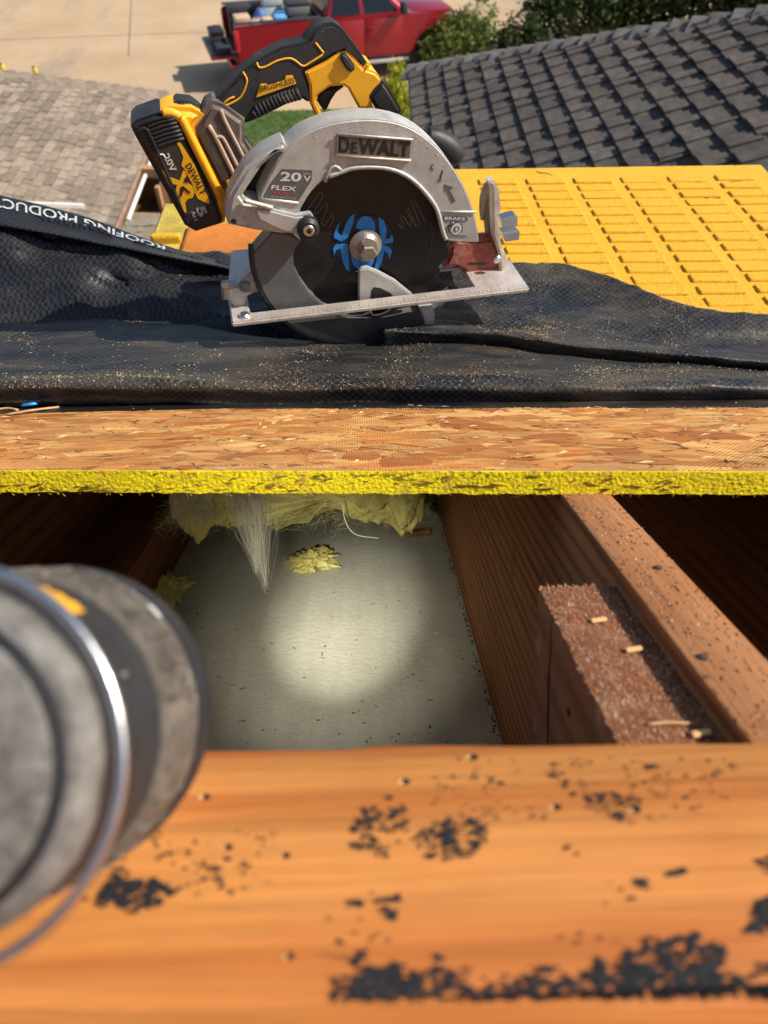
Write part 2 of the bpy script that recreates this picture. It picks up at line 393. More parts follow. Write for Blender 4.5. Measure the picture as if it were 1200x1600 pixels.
# white flashing strip lying on the tan roof
pa = plane(28, 317, a+n*.03, n); pb = plane(131, 321, a+n*.03, n)
ft = thing('flashing_strip', 'white metal flashing strip lying across the lower tan shingles', 'flashing', pa)
dd = (pb-pa).normalized(); e2 = n.cross(dd).normalized()
bm = hexa(box_pts(lambda x, y, z: pa+dd*x+e2*y+n*z, 0, (pb-pa).length, -.03, .03, -.012, .002), .002); bm_obj('strip', bm, m_white, ft)
bm = hexa(box_pts(lambda x, y, z: pa+dd*x+e2*y+n*z, 0, (pb-pa).length, -.042, -.031, -.012, .03), .002); bm_obj('lip', bm, m_white, ft)
# two small yellow caps standing at the far hip of the tan roof
m_ycap = MAT('yellow_cap', (.75, .48, .02), .5, 0, .15, 20)
for i, (px, py, lab) in enumerate(((6, 112, 'small yellow capped vent stub at the left edge of the tan roof ridge'), (57, 117, 'small yellow capped vent stub on the tan roof ridge, right of the other'))):
    pb = plane(px, py, a, n); r_ = thing('vent_stub', lab, 'vent', pb, group='yellow vent stubs on tan ridge')
    bm = bmesh.new(); lathe_bm(bm, [(.012, -.03), (.012, .02), (.024, .022), (.026, .055), (.02, .065), (.0, .068)], pb, Vector((0, 0, 1)), 14); bm_obj('cap', bm, m_ycap, r_, auto=40)
    bm = bmesh.new(); lathe_bm(bm, [(.012, .06), (.012, .082), (0, .084)], pb-Vector((.006, 0, 0)), Vector((0, 0, 1)), 12); bm_obj('plug', bm, m_blackp, r_, auto=40)
# lower porch roof in weathered grey-tan shingles
zl = 3.1
PL = [lev(-60, 400, C.z-zl), lev(262, 404, C.z-zl), lev(262, 336, C.z-zl-.06), lev(-60, 330, C.z-zl-.06)]
pr = thing('porch_roof', 'low porch roof with weathered grey-tan shingles below the tan roof', 'roof', wv(PL[0].x, PL[0].y, 0))
link_mesh('deck', PL+[p-Vector((0, 0, .12)) for p in PL], BOXF, mats_t[0], pr)
mp = SHG('porch_shingle', (.30, .265, .225), .25)
dx = (PL[1]-PL[0]).normalized(); dy = (PL[3]-PL[0]); ln = dy.length; dy.normalize(); nn = dx.cross(dy).normalized()
sm = [shingle_mesh('porch_shingle', .26, .14, .016, mp, True, 50+i) for i in range(4)]
mrot = Matrix(((dx.x, dy.x, nn.x, 0), (dx.y, dy.y, nn.y, 0), (dx.z, dy.z, nn.z, 0), (0, 0, 0, 1)))
for i in range(5):
    x = rng.uniform(0, .2)+.1
    while x < (PL[1]-PL[0]).length-.27:
        o = bpy.data.objects.new('shingle', rng.choice(sm)); COL.objects.link(o); o.parent = pr; o.matrix_local = MW[pr.name].inverted() @ Matrix.Translation(PL[0]+dx*x+dy*(i*.14)+nn*.003) @ mrot; x += .262
for i in (0, 1):
    p = PL[i]+dx*(.1 if i == 0 else -.1)+dy*.3; bm = hexa(box_pts(lambda x, y, z: wv(p.x+x, p.y+y, z), -.05, .05, -.05, .05, 0, zl-.14), .005); bm_obj('post', bm, m_white, pr)
# open wooden frame (brown box) by the gutter
m_ply = WOOD('brown_ply', (.17, .075, .035), (.09, .04, .02), (.12, .05, .03), 0)
m_lum = WOOD('pale_lumber', (.55, .33, .19), (.40, .22, .12), (.48, .28, .16), 2)
fz = zl
q0 = lev(196, 336, C.z-fz); q1 = lev(258, 338, C.z-fz); ddx = (q1-q0).normalized(); ww = (q1-q0).length; ddy = Vector((-ddx.y, ddx.x, 0))
fr = thing('wooden_frame', 'open box of pale lumber with brown plywood back behind the battery', 'frame', q0)
def fb(x, y, z): return q0+ddx*x+ddy*y+Vector((0, 0, z))
for nm, bx in (('back_panel', (0.03, ww-.03, .24, .262, .0, .30)), ('top_rail', (0, ww, .20, .30, .302, .40)), ('post', (0, .045, 0, .06, 0, .30)), ('post', (ww-.045, ww, 0, .06, 0, .30)), ('side_panel', (0.003, .028, .062, .238, 0, .30)), ('side_panel', (ww-.028, ww-.003, .062, .238, 0, .30)), ('bottom_panel', (.03, ww-.03, .062, .238, 0, .02))):
    bm_obj(nm, hexa(box_pts(fb, *bx), .004, 1), m_ply if 'panel' in nm else m_lum, fr)
# made-up dark box filling the black region between frame and battery
bq = lev(240, 282, C.z-1.0)
bn = thing('dark_filler', 'added black lidded box filling the dark region behind the open wooden frame', 'filler', wv(bq.x, bq.y, 0))
m_filler = MAT('filler_black', (.02, .02, .022), .5)
bm_obj('body', hexa([wv(bq.x+sx_*(.32 if z_ == 0 else .4), bq.y+sy_*(.26 if z_ == 0 else .33), z_) for z_ in (0, .95) for sx_, sy_ in ((-1, -1), (1, -1), (1, 1), (-1, 1))], .03), m_filler, bn)
bm_obj('lid', hexa(box_pts(wv, bq.x-.43, bq.x+.43, bq.y-.36, bq.y+.36, .955, 1.03), .03), m_filler, bn)

# ------------------------------------------------------------------ foliage
def foliage(name, label, cat, base, blobs, n, size, cols, trunk_h, parts=('trunk', 'crown'), seed=1, shape=.45):
    r = random.Random(seed); root = thing(name, label, cat, base)
    V = []; F = []; cs = []
    tot = sum(b[1].x*b[1].y*b[1].z for b in blobs)
    for c_, rad in blobs:
        k = int(n*(rad.x*rad.y*rad.z)/tot); sub = [Vector((r.gauss(0, 1), r.gauss(0, 1), r.gauss(0, 1))).normalized()*r.uniform(.35, 1) for _ in range(max(6, k//60))]
        for _ in range(k):
            q_ = r.choice(sub)+Vector((r.gauss(0, .16), r.gauss(0, .16), r.gauss(0, .16)))
            p = base+c_+Vector((q_.x*rad.x, q_.y*rad.y, q_.z*rad.z))
            if p.z < base.z+.01: continue
            s_ = size*r.uniform(.6, 1.4); a = Vector((r.gauss(0, 1), r.gauss(0, 1), r.gauss(0, .7))).normalized(); b = a.cross(Vector((r.gauss(0, 1), r.gauss(0, 1), r.gauss(0, 1)))).normalized()
            i = len(V); V += [p-a*s_, p+b*s_*shape-a*s_*.1, p+a*s_, p-b*s_*shape-a*s_*.1]; F.append((i, i+1, i+2, i+3))
            t = r.random(); c0 = cols[r.randrange(len(cols))]; m_ = .65+.7*t; cs.append((c0[0]*m_, c0[1]*m_, c0[2]*m_, 1))
    link_mesh(parts[1], V, F, m_leaf, root, cols=cs)
    bm = bmesh.new(); topc = base+blobs[0][0]
    tube_bm(bm, cr([base-Vector((0, 0, .05)), base.lerp(topc, .4)+Vector((.03, .02, 0)), topc], 4), [trunk_h*(1-.08*i) for i in range(9)], 8)
    for c_, rad in blobs:
        for _ in range(3):
            e = base+c_+Vector((r.uniform(-.7, .7)*rad.x, r.uniform(-.7, .7)*rad.y, r.uniform(-.2, .7)*rad.z))
            tube_bm(bm, [base.lerp(topc, .3), base.lerp(e, .6)+Vector((0, 0, .03)), e], [trunk_h*.5, trunk_h*.3, trunk_h*.1], 5)
    bm_obj(parts[0], bm, m_bark, root, smooth=True); return root
s = N('leaves'); at_ = s.n('ShaderNodeAttribute', attribute_name='tone'); s.base(at_.outputs['Color']); s.set(.55, 0, .3)
tr = s.n('ShaderNodeBsdfTranslucent'); s.l(at_.outputs['Color'], tr.inputs[0]); ms = s.n('ShaderNodeMixShader'); ms.inputs[0].default_value = .35
s.l(s.b.outputs[0], ms.inputs[1]); s.l(tr.outputs[0], ms.inputs[2]); s.l(ms.outputs[0], s.t.nodes['Material Output'].inputs[0]); m_leaf = s.m
m_bark = MAT('bark', (.12, .08, .055), .9, 0, .3, 30, .004, 60)
lg = [(.20, .26, .06), (.15, .21, .045), (.26, .30, .09)]; dg = [(.035, .06, .015), (.05, .08, .02), (.028, .045, .014)]; yg = [(.35, .36, .02), (.45, .40, .03), (.2, .26, .03)]
b0 = lev(715, 118, C.z)
foliage('shrub', 'light green leafy shrub in front of the red truck hood', 'shrub', b0, [(Vector((0, 0, .8)), Vector((.85, .5, .7))), (Vector((.55, .1, 1.15)), Vector((.4, .4, .75))), (Vector((-.7, 0, .55)), Vector((.5, .4, .45)))], 5200, .06, lg, .04, ('stem', 'foliage'), 3)
b1 = lev(890, 78, C.z)
foliage('tree', 'dark green tree behind the ridge of the dark shingled roof', 'tree', b1, [(Vector((0, 0, 1.15)), Vector((1.7, 1.0, 1.1))), (Vector((2.4, .5, 1.3)), Vector((1.8, 1.3, 1.3))), (Vector((5.0, 0, 1.5)), Vector((2.2, 1.4, 1.5))), (Vector((7.5, 0, 1.7)), Vector((2.2, 1.4, 1.6)))], 26000, .10, dg, .16, ('trunk', 'crown'), 5)
b2 = lev(806, 118, C.z)
foliage('shrub', 'dark green rounded shrub between the light shrub and the dark tree', 'shrub', b2, [(Vector((0, 0, .7)), Vector((.7, .5, .65)))], 3500, .07, dg, .05, ('stem', 'foliage'), 6)
b3 = lev(622, 196, C.z)
foliage('shrub', 'yellow-green flowering shrub beside the dark roof corner', 'shrub', b3, [(Vector((0, 0, .55)), Vector((.42, .5, .5))), (Vector((-.1, .35, .75)), Vector((.4, .4, .5)))], 4200, .045, yg, .03, ('stem', 'foliage'), 8)

# ------------------------------------------------------------------ red pickup truck
m_tred = N('truck_red'); m_tred.base((.30, .006, .018)); m_tred.b.inputs['Coat Weight'].default_value = .6; m_tred.b.inputs['Coat Roughness'].default_value = .08; m_tred = m_tred.set(.38, .35, .5)
m_glass = N('car_glass'); m_glass.base((.008, .01, .012)); m_glass = m_glass.set(.06, 0, .6)
m_tyre = MAT('tyre', (.018, .018, .019), .85, 0, .2, 8); m_trim = MAT('truck_trim', (.03, .03, .033), .5)
m_lamp = MAT('tail_lamp_red', (.5, .02, .03), .2)
m_hl = MAT('head_lamp', (.7, .7, .7), .15)
tA = lev(374, 112, C.z-.50); tB = lev(690, 80, C.z-.50); hd = (tB-tA); hd.z = 0; hd.normalize(); lf = Vector((-hd.y, hd.x, 0))
TO = tA.copy(); TO.z = 0; TO += lf*1.07                        # tail centre on the ground
TS = 1.07
def tk(x, y, z): return TO+(hd*x+lf*y+Vector((0, 0, z)))*TS
trk = thing('pickup_truck', 'red crew cab pickup truck with loaded bed and lowered tailgate', 'truck', TO)
def arch(cx, r, z0, n=9): return [(cx+r*math.cos(a), z0-.1+r*math.sin(a)) for a in np.linspace(math.pi-.25, .25, n)]
def prof_ext(name, prof, y0, y1, mat, parent, bev=.03):
    bm = bmesh.new(); A = [bm.verts.new(tk(x, y0, z)) for x, z in prof]; B = [bm.verts.new(tk(x, y1, z)) for x, z in prof]; k = len(prof)
    bm.faces.new(A); bm.faces.new(B[::-1])
    for i in range(k): bm.faces.new((A[i], B[i], B[(i+1) % k], A[(i+1) % k]))
    bmesh.ops.recalc_face_normals(bm, faces=bm.faces)
    if bev: bmesh.ops.bevel(bm, geom=[e for e in bm.edges if len(e.link_faces) == 2 and e.calc_face_angle(0) > .6], offset=bev, segments=2, affect='EDGES', clamp_overlap=True)
    return bm_obj(name, bm, mat, parent, auto=40)
side = [(0.02, .62), (.02, 1.36), (2.12, 1.40), (2.12, .5)]+[(1.72, .5)]+arch(1.25, .46, .6)[::-1]+[(.78, .58)]
for y0, y1 in ((-1.0, -.88), (.88, 1.0)): prof_ext('bed_side', side, y0, y1, m_tred, trk, .025)
def tbox(name, x0, x1, y0, y1, z0, z1, mat, bev=.02, parent=None): return bm_obj(name, hexa(box_pts(tk, x0, x1, y0, y1, z0, z1), bev), mat, parent or trk, auto=40)
for y0, y1 in ((-1.005, -.87), (.87, 1.005)): tbox('bed_rail', .03, 2.1, y0, y1, 1.398, 1.425, m_trim, .008)
tbox('bed_floor', .0, 2.1, -.879, .879, .70, .76, m_trim, .01)
tbox('bed_front', 2.06, 2.118, -.879, .879, .762, 1.40, m_trim, .01)
tg = tbox('tailgate', -.60, -.02, -.86, .86, .70, .765, m_tred, .02); tbox('liner', -.58, -.05, -.80, .80, .767, .79, m_trim, .006, tg)
tbox('bumper', -.16, .015, -.96, .96, .44, .60, m_tred, .04)
for y0, y1 in ((-1.015, -.885), (.885, 1.015)): tbox('tail_light', -.008, .10, y0, y1, .86, 1.30, m_lamp, .02)
cab = [(2.16, .5), (2.16, 1.36), (4.22, 1.34), (4.6, 1.31), (5.45, 1.22), (5.8, 1.10), (5.86, .95), (5.86, .5), (5.5, .46)]+arch(4.92, .47, .58)[::-1]+[(4.4, .46)]
cabo = prof_ext('cab_body', cab, -1.0, 1.0, m_tred, trk, .07)
# greenhouse
bw, rw_ = .94, .74
gh = [tk(2.18, -bw, 1.33), tk(4.30, -bw, 1.33), tk(4.30, bw, 1.33), tk(2.18, bw, 1.33), tk(2.42, -rw_, 1.93), tk(3.62, -rw_, 1.93), tk(3.62, rw_, 1.93), tk(2.42, rw_, 1.93)]
bm_obj('cab_roof', hexa(gh, .07, 3), m_tred, trk, auto=40)
def bil(P, a, b): return P[0]*(1-a)*(1-b)+P[1]*a*(1-b)+P[2]*a*b+P[3]*(1-a)*b
def glass(P, a0, a1, b0, b1, name='window'):
    nrm = (P[1]-P[0]).cross(P[3]-P[0]).normalized(); cc = sum(P, Vector())/4
    if nrm.dot(cc-tk(3.2, 0, 1.5)) < 0: nrm = -nrm
    Q = [bil(P, a, b) for a, b in ((a0[0], b0), (a1[0], b0), (a1[1], b1), (a0[1], b1))]
    bm_obj(name, hexa([x-nrm*.01 for x in Q]+[x+nrm*.006 for x in Q], .004), m_glass, trk)
for s_ in (-1, 1):
    P = [tk(2.18, s_*bw, 1.33), tk(4.30, s_*bw, 1.33), tk(3.62, s_*rw_, 1.93), tk(2.42, s_*rw_, 1.93)]
    glass(P, (.07, .06), (.43, .50), .10, .86); glass(P, (.48, .55), (.90, .93), .10, .86)
glass([gh[1], gh[2], gh[6], gh[5]], (.07, .1), (.93, .9), .08, .9, 'windscreen'); glass([gh[3], gh[0], gh[4], gh[7]], (.1, .12), (.9, .88), .15, .85, 'rear_window')
for y0, y1, ys in ((-1.008, -.99, -1), (.99, 1.008, 1)):
    for x0, x1 in ((2.28, 3.12), (3.15, 4.12)):
        dr = tbox('door', x0, x1, y0, y1, .56, 1.30, m_tred, .008)
        tbox('handle', x0+.05, x0+.25, (-1.04 if ys < 0 else 1.009), (-1.009 if ys < 0 else 1.04), 1.10, 1.14, m_tred, .01, dr)
    tbox('running_board', 2.3, 4.3, *((-1.08, -.92) if ys < 0 else (.92, 1.08)), .36, .42, m_chrome if False else MAT('step_grey', (.35, .33, .3), .5), .02)
    mr = tbox('mirror', 4.02, 4.16, *((-1.28, -1.03) if ys < 0 else (1.03, 1.28)), 1.38, 1.62, m_trim, .04)
    tbox('head_light', 5.62, 5.868, *((-.985, -.7) if ys < 0 else (.7, .985)), .88, 1.07, m_hl, .03)
tbox('hood', 4.42, 5.5, -.82, .82, 1.25, 1.335, m_tred, .04)
tbox('grille', 5.84, 5.90, -.66, .66, .66, 1.06, m_trim, .02)
tbox('front_bumper', 5.80, 6.02, -.98, .98, .42, .62, m_trim, .05)
tbox('chassis', .1, 5.6, -.5, .5, .34, .56, m_trim, .02)
for x in (1.25, 4.92):
    for s_ in (-1, 1):
        bm = bmesh.new(); lathe_bm(bm, [(.2, -.12), (.35, -.125), (.395, -.08), (.40, 0), (.395, .08), (.35, .125), (.2, .12)], tk(x, s_*.84, .40), lf, 28); ty = bm_obj('tyre', bm, m_tyre, trk, auto=40)
        bm = bmesh.new(); lathe_bm(bm, [(.06, -.13), (.2, -.122), (.24, -.127), (.24, .127), (.2, .122), (.06, .13)], tk(x, s_*.84, .40), lf, 20); bm_obj('rim', bm, m_chrome, ty, auto=40)
# cargo
def cargo_box(name, label, cat, x0, x1, y0, y1, z0, z1, mat, lidmat, handle=True):
    r_ = thing(name, label, cat, tk((x0+x1)/2, (y0+y1)/2, z0)); zz = z0+(z1-z0)*.72
    tbox('body', x0, x1, y0, y1, z0, zz-.002, mat, .02, r_); tbox('lid', x0-.012, x1+.012, y0-.012, y1+.012, zz, z1, lidmat, .02, r_)
    if handle:
        bm = bmesh.new(); ym = (y0+y1)/2; xm = (x0+x1)/2
        tube_bm(bm, cr([tk(xm-.1, ym, z1-.005), tk(xm-.09, ym, z1+.06), tk(xm+.09, ym, z1+.06), tk(xm+.1, ym, z1-.005)], 4), .012, 6); bm_obj('handle', bm, lidmat, r_, smooth=True)
    return r_
m_bl = MAT('cargo_blue', (.06, .13, .33), .6); m_lbl = MAT('cargo_light_blue', (.12, .38, .75), .5); m_rd = MAT('cargo_red', (.6, .05, .05), .5)
m_wh = MAT('cargo_white', (.55, .60, .56), .5); m_tn = MAT('cargo_tan', (.55, .38, .25), .7); m_dk = MAT('cargo_dark', (.03, .03, .035), .6)
cargo_box('tool_case', 'black hard tool case standing on the lowered tailgate', 'tool case', -.45, -.12, -.05, .50, .792, 1.08, m_dk, m_blackp)
cargo_box('tool_case', 'flat dark tool case at the near end of the tailgate', 'tool case', -.40, -.10, -.72, -.15, .792, .90, m_trim, m_dk, False)
cargo_box('storage_box', 'small blue box with red lid at the open end of the truck bed', 'box', .12, .5, -.55, -.15, .765, 1.25, m_bl, m_rd, False)
cargo_box('water_cooler', 'white and pale green cooler riding high in the truck bed', 'cooler', .95, 1.40, .12, .62, .765, 1.72, m_wh, m_wh)
cargo_box('carton', 'small tan carton by the near bed rail of the truck', 'carton', .78, 1.0, -.62, -.36, .765, 1.38, m_tn, m_tn, False)
cargo_box('jug', 'light blue jug between the carton and cab in the truck bed', 'jug', 1.06, 1.32, -.66, -.38, .765, 1.42, m_lbl, m_lbl)
cargo_box('tool_chest', 'long black tool chest against the far side of the truck bed', 'tool chest', .12, .85, .42, .85, .765, 1.44, m_dk, m_dk, False)
cargo_box('storage_tote', 'dark blue tote packed behind the cab of the truck', 'tote', 1.5, 2.0, -.5, .5, .765, 1.36, MAT('tote_blue', (.02, .03, .06), .6), m_dk, False)
cargo_box('bucket', 'off-white bucket wedged by the far rail of the truck bed', 'bucket', 1.45, 1.75, .5, .82, .765, 1.62, m_wh, m_dk)
cargo_box('crate', 'grey crate piled between cooler and cab in the truck bed', 'crate', 1.42, 1.95, -.45, .05, 1.365, 1.62, MAT('crate_grey', (.16, .16, .15), .7), m_dk, False)
cargo_box('tool_bag', 'small black and tan tool bag by the bed opening', 'tool bag', .52, .76, -.62, -.2, .765, 1.30, m_dk, m_tn)
cargo_box('carton', 'brown carton behind the blue box in the truck bed', 'carton', .2, .55, -.05, .35, .765, 1.32, MAT('carton_brown', (.33, .2, .1), .8), m_tn, False)
# slumped blue bag
bm = bmesh.new(); bmesh.ops.create_icosphere(bm, subdivisions=3, radius=1)
for v_ in bm.verts:
    p = v_.co; k = 1+.25*mnoise.noise(p*1.7); v_.co = tk(.80+p.x*.20*k, .0+p.y*.26*k, max(.765, 1.10+p.z*.38*k))
bm_obj('cloth_bag', bm, m_bl, None, loc=tk(.8, 0, .765), smooth=True); prop(bpy.data.objects['cloth_bag'], 'slumped blue cloth bag leaning on the white cooler in the bed', 'bag')

# ------------------------------------------------------------------ our own roof: rafters, ceiling, boards, deck
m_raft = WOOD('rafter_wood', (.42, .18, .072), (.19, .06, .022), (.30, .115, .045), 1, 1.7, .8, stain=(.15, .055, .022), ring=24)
m_raft2 = WOOD('dark_rafter_wood', (.24, .09, .036), (.13, .045, .02), (.18, .066, .028), 1, 1.3, .8, stain=(.07, .035, .02))  # darker brown than the wood of the right rafter
m_blk = WOOD('fuzzy_block_wood', (.34, .125, .05), (.22, .075, .03), (.30, .12, .05), 1, 3., .9, stain=(.42, .24, .14))
def rbox(name, x0, x1, y0, y1, z0, z1, mat, label=None, cat=None, bev=.0015, parent=None, wob=0):
    """box in the roof frame; z measured from the camera plane (negative = below)"""
    bm = hexa(box_pts(rw, x0, x1, y0, y1, z0, z1), bev, 2)
    o = bm_obj(name, bm, mat, parent, loc=rw((x0+x1)/2, (y0+y1)/2, z0), rot=ROOFROT, auto=40)
    if label: prop(o, label, cat)
    return o
xr0, _ = rpix(1051, 1000, H_R); xr1, _ = rpix(1172, 1000, H_R)
RX0, RX1 = xr0, xr1
print('rafter x', RX0, RX1, 'width', RX1-RX0)
rft = thing('rafter', 'brown rafter running down the open hole at the right', 'rafter', rw(RX0, .1, -H_C), ROOFROT)
rbox('beam', RX0, RX1, -.5, 2.2, -H_C+.002, -H_R, m_raft, parent=rft, bev=.002)
for px, py in ((1028, 888), (1098, 1028)):
    x, y = rpix(px, py, H_R); bm = bmesh.new(); lathe_bm(bm, [(.0022, .0), (.0022, .0009), (.0012, .0013), (0, .0014)], rw(x, y, -H_R), NR, 10); bm_obj('nail_head', bm, MAT('rusty_nail', (.06, .035, .025), .7), rft)
# sistered block with rough fuzzy top
HB = H_R+.0105
bx1 = RX0-.0005; bx0, _ = rpix(903, 1040, HB)
_, byf = rpix(875, 915, HB)
blk = thing('blocking', 'short rough sawn block nailed against the left side of the right rafter', 'blocking', rw(bx0, .2, -H_C), ROOFROT)
rbox('beam', bx0, bx1, -.4, byf, -H_C+.004, -HB, m_blk, parent=blk)
V = []; F = []; cs = []
for _ in range(9000):
    x = rng.uniform(bx0, bx1); y = rng.uniform(.1, byf); p = rw(x, y, -HB-.0002); a = rng.uniform(0, 6.28); l = rng.uniform(.0006, .0022)
    d = XR*math.cos(a)*l+YR*math.sin(a)*l+NR*rng.uniform(.0004, .0016); q = XR*math.sin(a)*.0003-YR*math.cos(a)*.0003
    i = len(V); V += [p-q, p+q, p+d]; F.append((i, i+1, i+2)); k = rng.uniform(.6, 1.3); c0 = (.5, .23, .12) if rng.random() < .75 else (.62, .5, .38); cs.append((c0[0]*k, c0[1]*k, c0[2]*k, 1))
m_tone = ATTR('fibre_tone', .85)
o = link_mesh('wood_fuzz', V, F, m_tone, blk, cols=cs); prop(o, kind='stuff')
def on_face(px, py, X): return plane(px, py, rw(X, 0, 0), XR)
m_crk = MAT('crack_dark', (.015, .008, .005), .9)
bm = bmesh.new(); tube_bm(bm, cr([on_face(x, y, bx0) for x, y in ((862, 958), (861, 1010), (858, 1060), (857, 1120), (856, 1165))], 3), [.0001, .0003, .0004, .0005, .0006, .0007, .0008, .0008, .0008, .0008, .0007, .0006, .0005], 5); bm_obj('crack', bm, m_crk, blk)
bm = bmesh.new(); lathe_bm(bm, [(.0022, -.0004), (.0022, .0004), (.001, .0007), (0, .0007)], on_face(889, 1113, bx0), -XR, 10); bm_obj('nail_head', bm, m_crk, blk)
V = []; F = []; cs = []
def speck(x, y, h, col, l, wd, th):
    a = rng.gauss(math.pi/2, .5); ux = XR*math.cos(a)+YR*math.sin(a); uy = -XR*math.sin(a)+YR*math.cos(a); p = rw(x, y, -h); i = len(V)
    V.extend([p-ux*l-uy*wd, p+ux*l-uy*wd*.4, p+ux*l*.8+uy*wd*.6, p-ux*l*.7+uy*wd, p+NR*th]); F.extend([(i, i+1, i+4), (i+1, i+2, i+4), (i+2, i+3, i+4), (i+3, i, i+4)]); cs.extend([(*mul(col, rng.uniform(.7, 1.2)), 1)]*4)
for _ in range(900):
    speck(rng.uniform(RX0+.001, RX1-.001), rng.uniform(.15, .6), H_R-.0001, rng.choice(((.62, .36, .18), (.26, .10, .04), (.10, .045, .02), (.52, .26, .12), (.70, .46, .26))), rng.uniform(.0003, .0016), rng.uniform(.0002, .0005), .0004)
o = link_mesh('wood_specks', V, F, m_tone, rft, cols=cs); prop(o, kind='stuff')
# left rafter, and a dark board added to fill the shaded band beside it
LX = -.40
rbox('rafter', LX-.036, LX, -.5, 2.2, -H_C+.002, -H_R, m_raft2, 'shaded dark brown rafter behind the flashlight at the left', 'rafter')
rbox('edge_filler', LX+.0005, -.305, -.4, 2.0, -H_C+.001, -.40, m_raft2, 'added dark board filling the shaded ceiling edge behind the flashlight', 'edge_filler')
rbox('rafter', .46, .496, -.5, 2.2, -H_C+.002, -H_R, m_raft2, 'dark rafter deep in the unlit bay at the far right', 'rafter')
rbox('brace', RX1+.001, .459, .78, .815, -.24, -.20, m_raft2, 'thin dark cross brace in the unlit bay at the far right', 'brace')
# ceiling panel seen from above
s = N('ceiling_board'); v = s.map()
a = s.noise(v, 5, 5, .6); b_ = s.noise(s.map((40, 4, 10)), 1., 4, .6); c_ = s.noise(v, 120, 4, .7)
c = s.ramp(a, [(.3, (.32, .305, .24)), (.7, (.43, .41, .325))]); c = s.mix(.4, c, s.ramp(b_, [(.35, (.7,)*3), (.65, (1, 1, 1))]), 'MULTIPLY')
c = s.mix(s.ramp(c_, [(.66, (0, 0, 0)), (.74, (.6,)*3)]), c, (.16, .12, .08)); s.base(c); s.set(.8, 0, .25); s.bump(c_, .0012); m_ceil = s.m
ce = rbox('ceiling', -.9, RX1, -.6, 2.3, -H_C-.016, -H_C, m_ceil); prop(ce, kind='structure')
dark_closer = rbox('ceiling', RX1+.001, 1.4, -.6, 2.3, -H_C-.13, -H_C-.11, m_raft2); prop(dark_closer, kind='structure')  # dark closing board added to keep this bay black
# dark caulk line and debris along the right edge of the ceiling panel
V = []; F = []; cs = []
def fleck(p, ux, uy, un, l, wd, th, col):
    i = len(V)
    V.extend([p-ux*l-uy*wd, p+ux*l*rng.uniform(.6, 1)-uy*wd*rng.uniform(.3, 1), p+ux*l+uy*wd*rng.uniform(.5, 1), p-ux*l*rng.uniform(.5, 1)+uy*wd, p+un*th])
    F.extend([(i, i+1, i+4), (i+1, i+2, i+4), (i+2, i+3, i+4), (i+3, i, i+4)]); cs.extend([(*col, 1)]*4)
def rot2(a): return XR*math.cos(a)+YR*math.sin(a), -XR*math.sin(a)+YR*math.cos(a)
for _ in range(260):
    y = rng.uniform(.3, 1.5); x = RX0-.001-abs(rng.gauss(0, .002)); ux, uy = rot2(rng.uniform(0, 3)); k = rng.uniform(.5, 1.3)
    fleck(rw(x, y, -H_C), ux, uy, NR, rng.uniform(.0006, .003), rng.uniform(.0004, .0012), .0012, (.035*k, .025*k, .015*k))
for _ in range(150):
    x, y = rpix(rng.uniform(250, 780), rng.uniform(830, 1165), H_C); ux, uy = rot2(rng.uniform(0, 3)); k = rng.uniform(.4, 1.5)
    c0 = rng.choice(((.10, .07, .04), (.05, .04, .03), (.3, .24, .1), (.25, .13, .05)))
    fleck(rw(x, y, -H_C), ux, uy, NR, rng.choice((.001, .0015, .002, .004)), rng.uniform(.0006, .0015), .0008, mul(c0, k))
o = link_mesh('ceiling_debris', V, F, m_tone, loc=rw(0, 1, -H_C), rot=ROOFROT, cols=cs); prop(o, 'dark crumbs and specks scattered over the ceiling panel', 'debris', kind='stuff')

# near boards with tar paper residue
m_nb = WOOD('orange_board', (.68, .27, .07), (.43, .125, .026), (.54, .165, .033), 0, 1.3, .6, ring=26, rw8=.30)
m_nb2 = WOOD('orange_board_b', (.60, .25, .075), (.45, .155, .04), (.55, .21, .06), 0, 1.3, .6, ring=60, rw8=.2)
HBD = .150
_a = rpix(300, 1171, HBD); _b = rpix(1200, 1165, HBD); SKB = (_b[1]-_a[1])/(_b[0]-_a[0]); ybt = rpix(700, 1168, HBD)[1]-SKB*rpix(700, 1168, HBD)[0]; _, ybb = rpix(600, 1572, HBD)
print('board y', ybb, ybt)
nbd = thing('sheathing_board', 'sunlit orange roof board with black tar spots across the foreground', 'board', rw(0, (ybt+ybb)/2, -H_R), ROOFROT)
bm = bmesh.new(); nx = 160; xs = np.linspace(-.75, .75, nx+1); ring = []
for x in xs:
    e = .0008*mnoise.noise(Vector((x*30, 1, 0)))+(.0016 if x > -.006 else 0)+.0012*mnoise.noise(Vector((x*5, 4, 0)))+SKB*x
    e2 = .0015*mnoise.noise(Vector((x*12, 9, 0)))+SKB*x
    ring.append([bm.verts.new(rw(x, y, z)) for y, z in ((ybb+e2, -H_R), (ybb+e2, -HBD-.0012), (ybb+e2+.0012, -HBD), ((ybb+ybt)/2, -HBD+.0003*mnoise.noise(Vector((x*20, 0, 5)))), (ybt+e-.001, -HBD), (ybt+e, -HBD-.001), (ybt+e, -H_R))])
for A, B in zip(ring, ring[1:]):
    for k in range(6): bm.faces.new((A[k], B[k], B[k+1], A[k+1]))
    bm.faces.new((A[6], B[6], B[0], A[0]))
bm.faces.new(ring[0]); bm.faces.new(ring[-1][::-1])
bm_obj('plank', bm, m_nb, nbd, auto=50)
rbox('sheathing_board', -.75, .75, ybb-.003-.58, ybb-.003-.004, -H_R, -HBD-.0025, m_nb2, 'lower orange board strip at the very bottom of the picture', 'board', bev=.0015)  # strip in view, extended unseen behind it to keep light out of the cavity
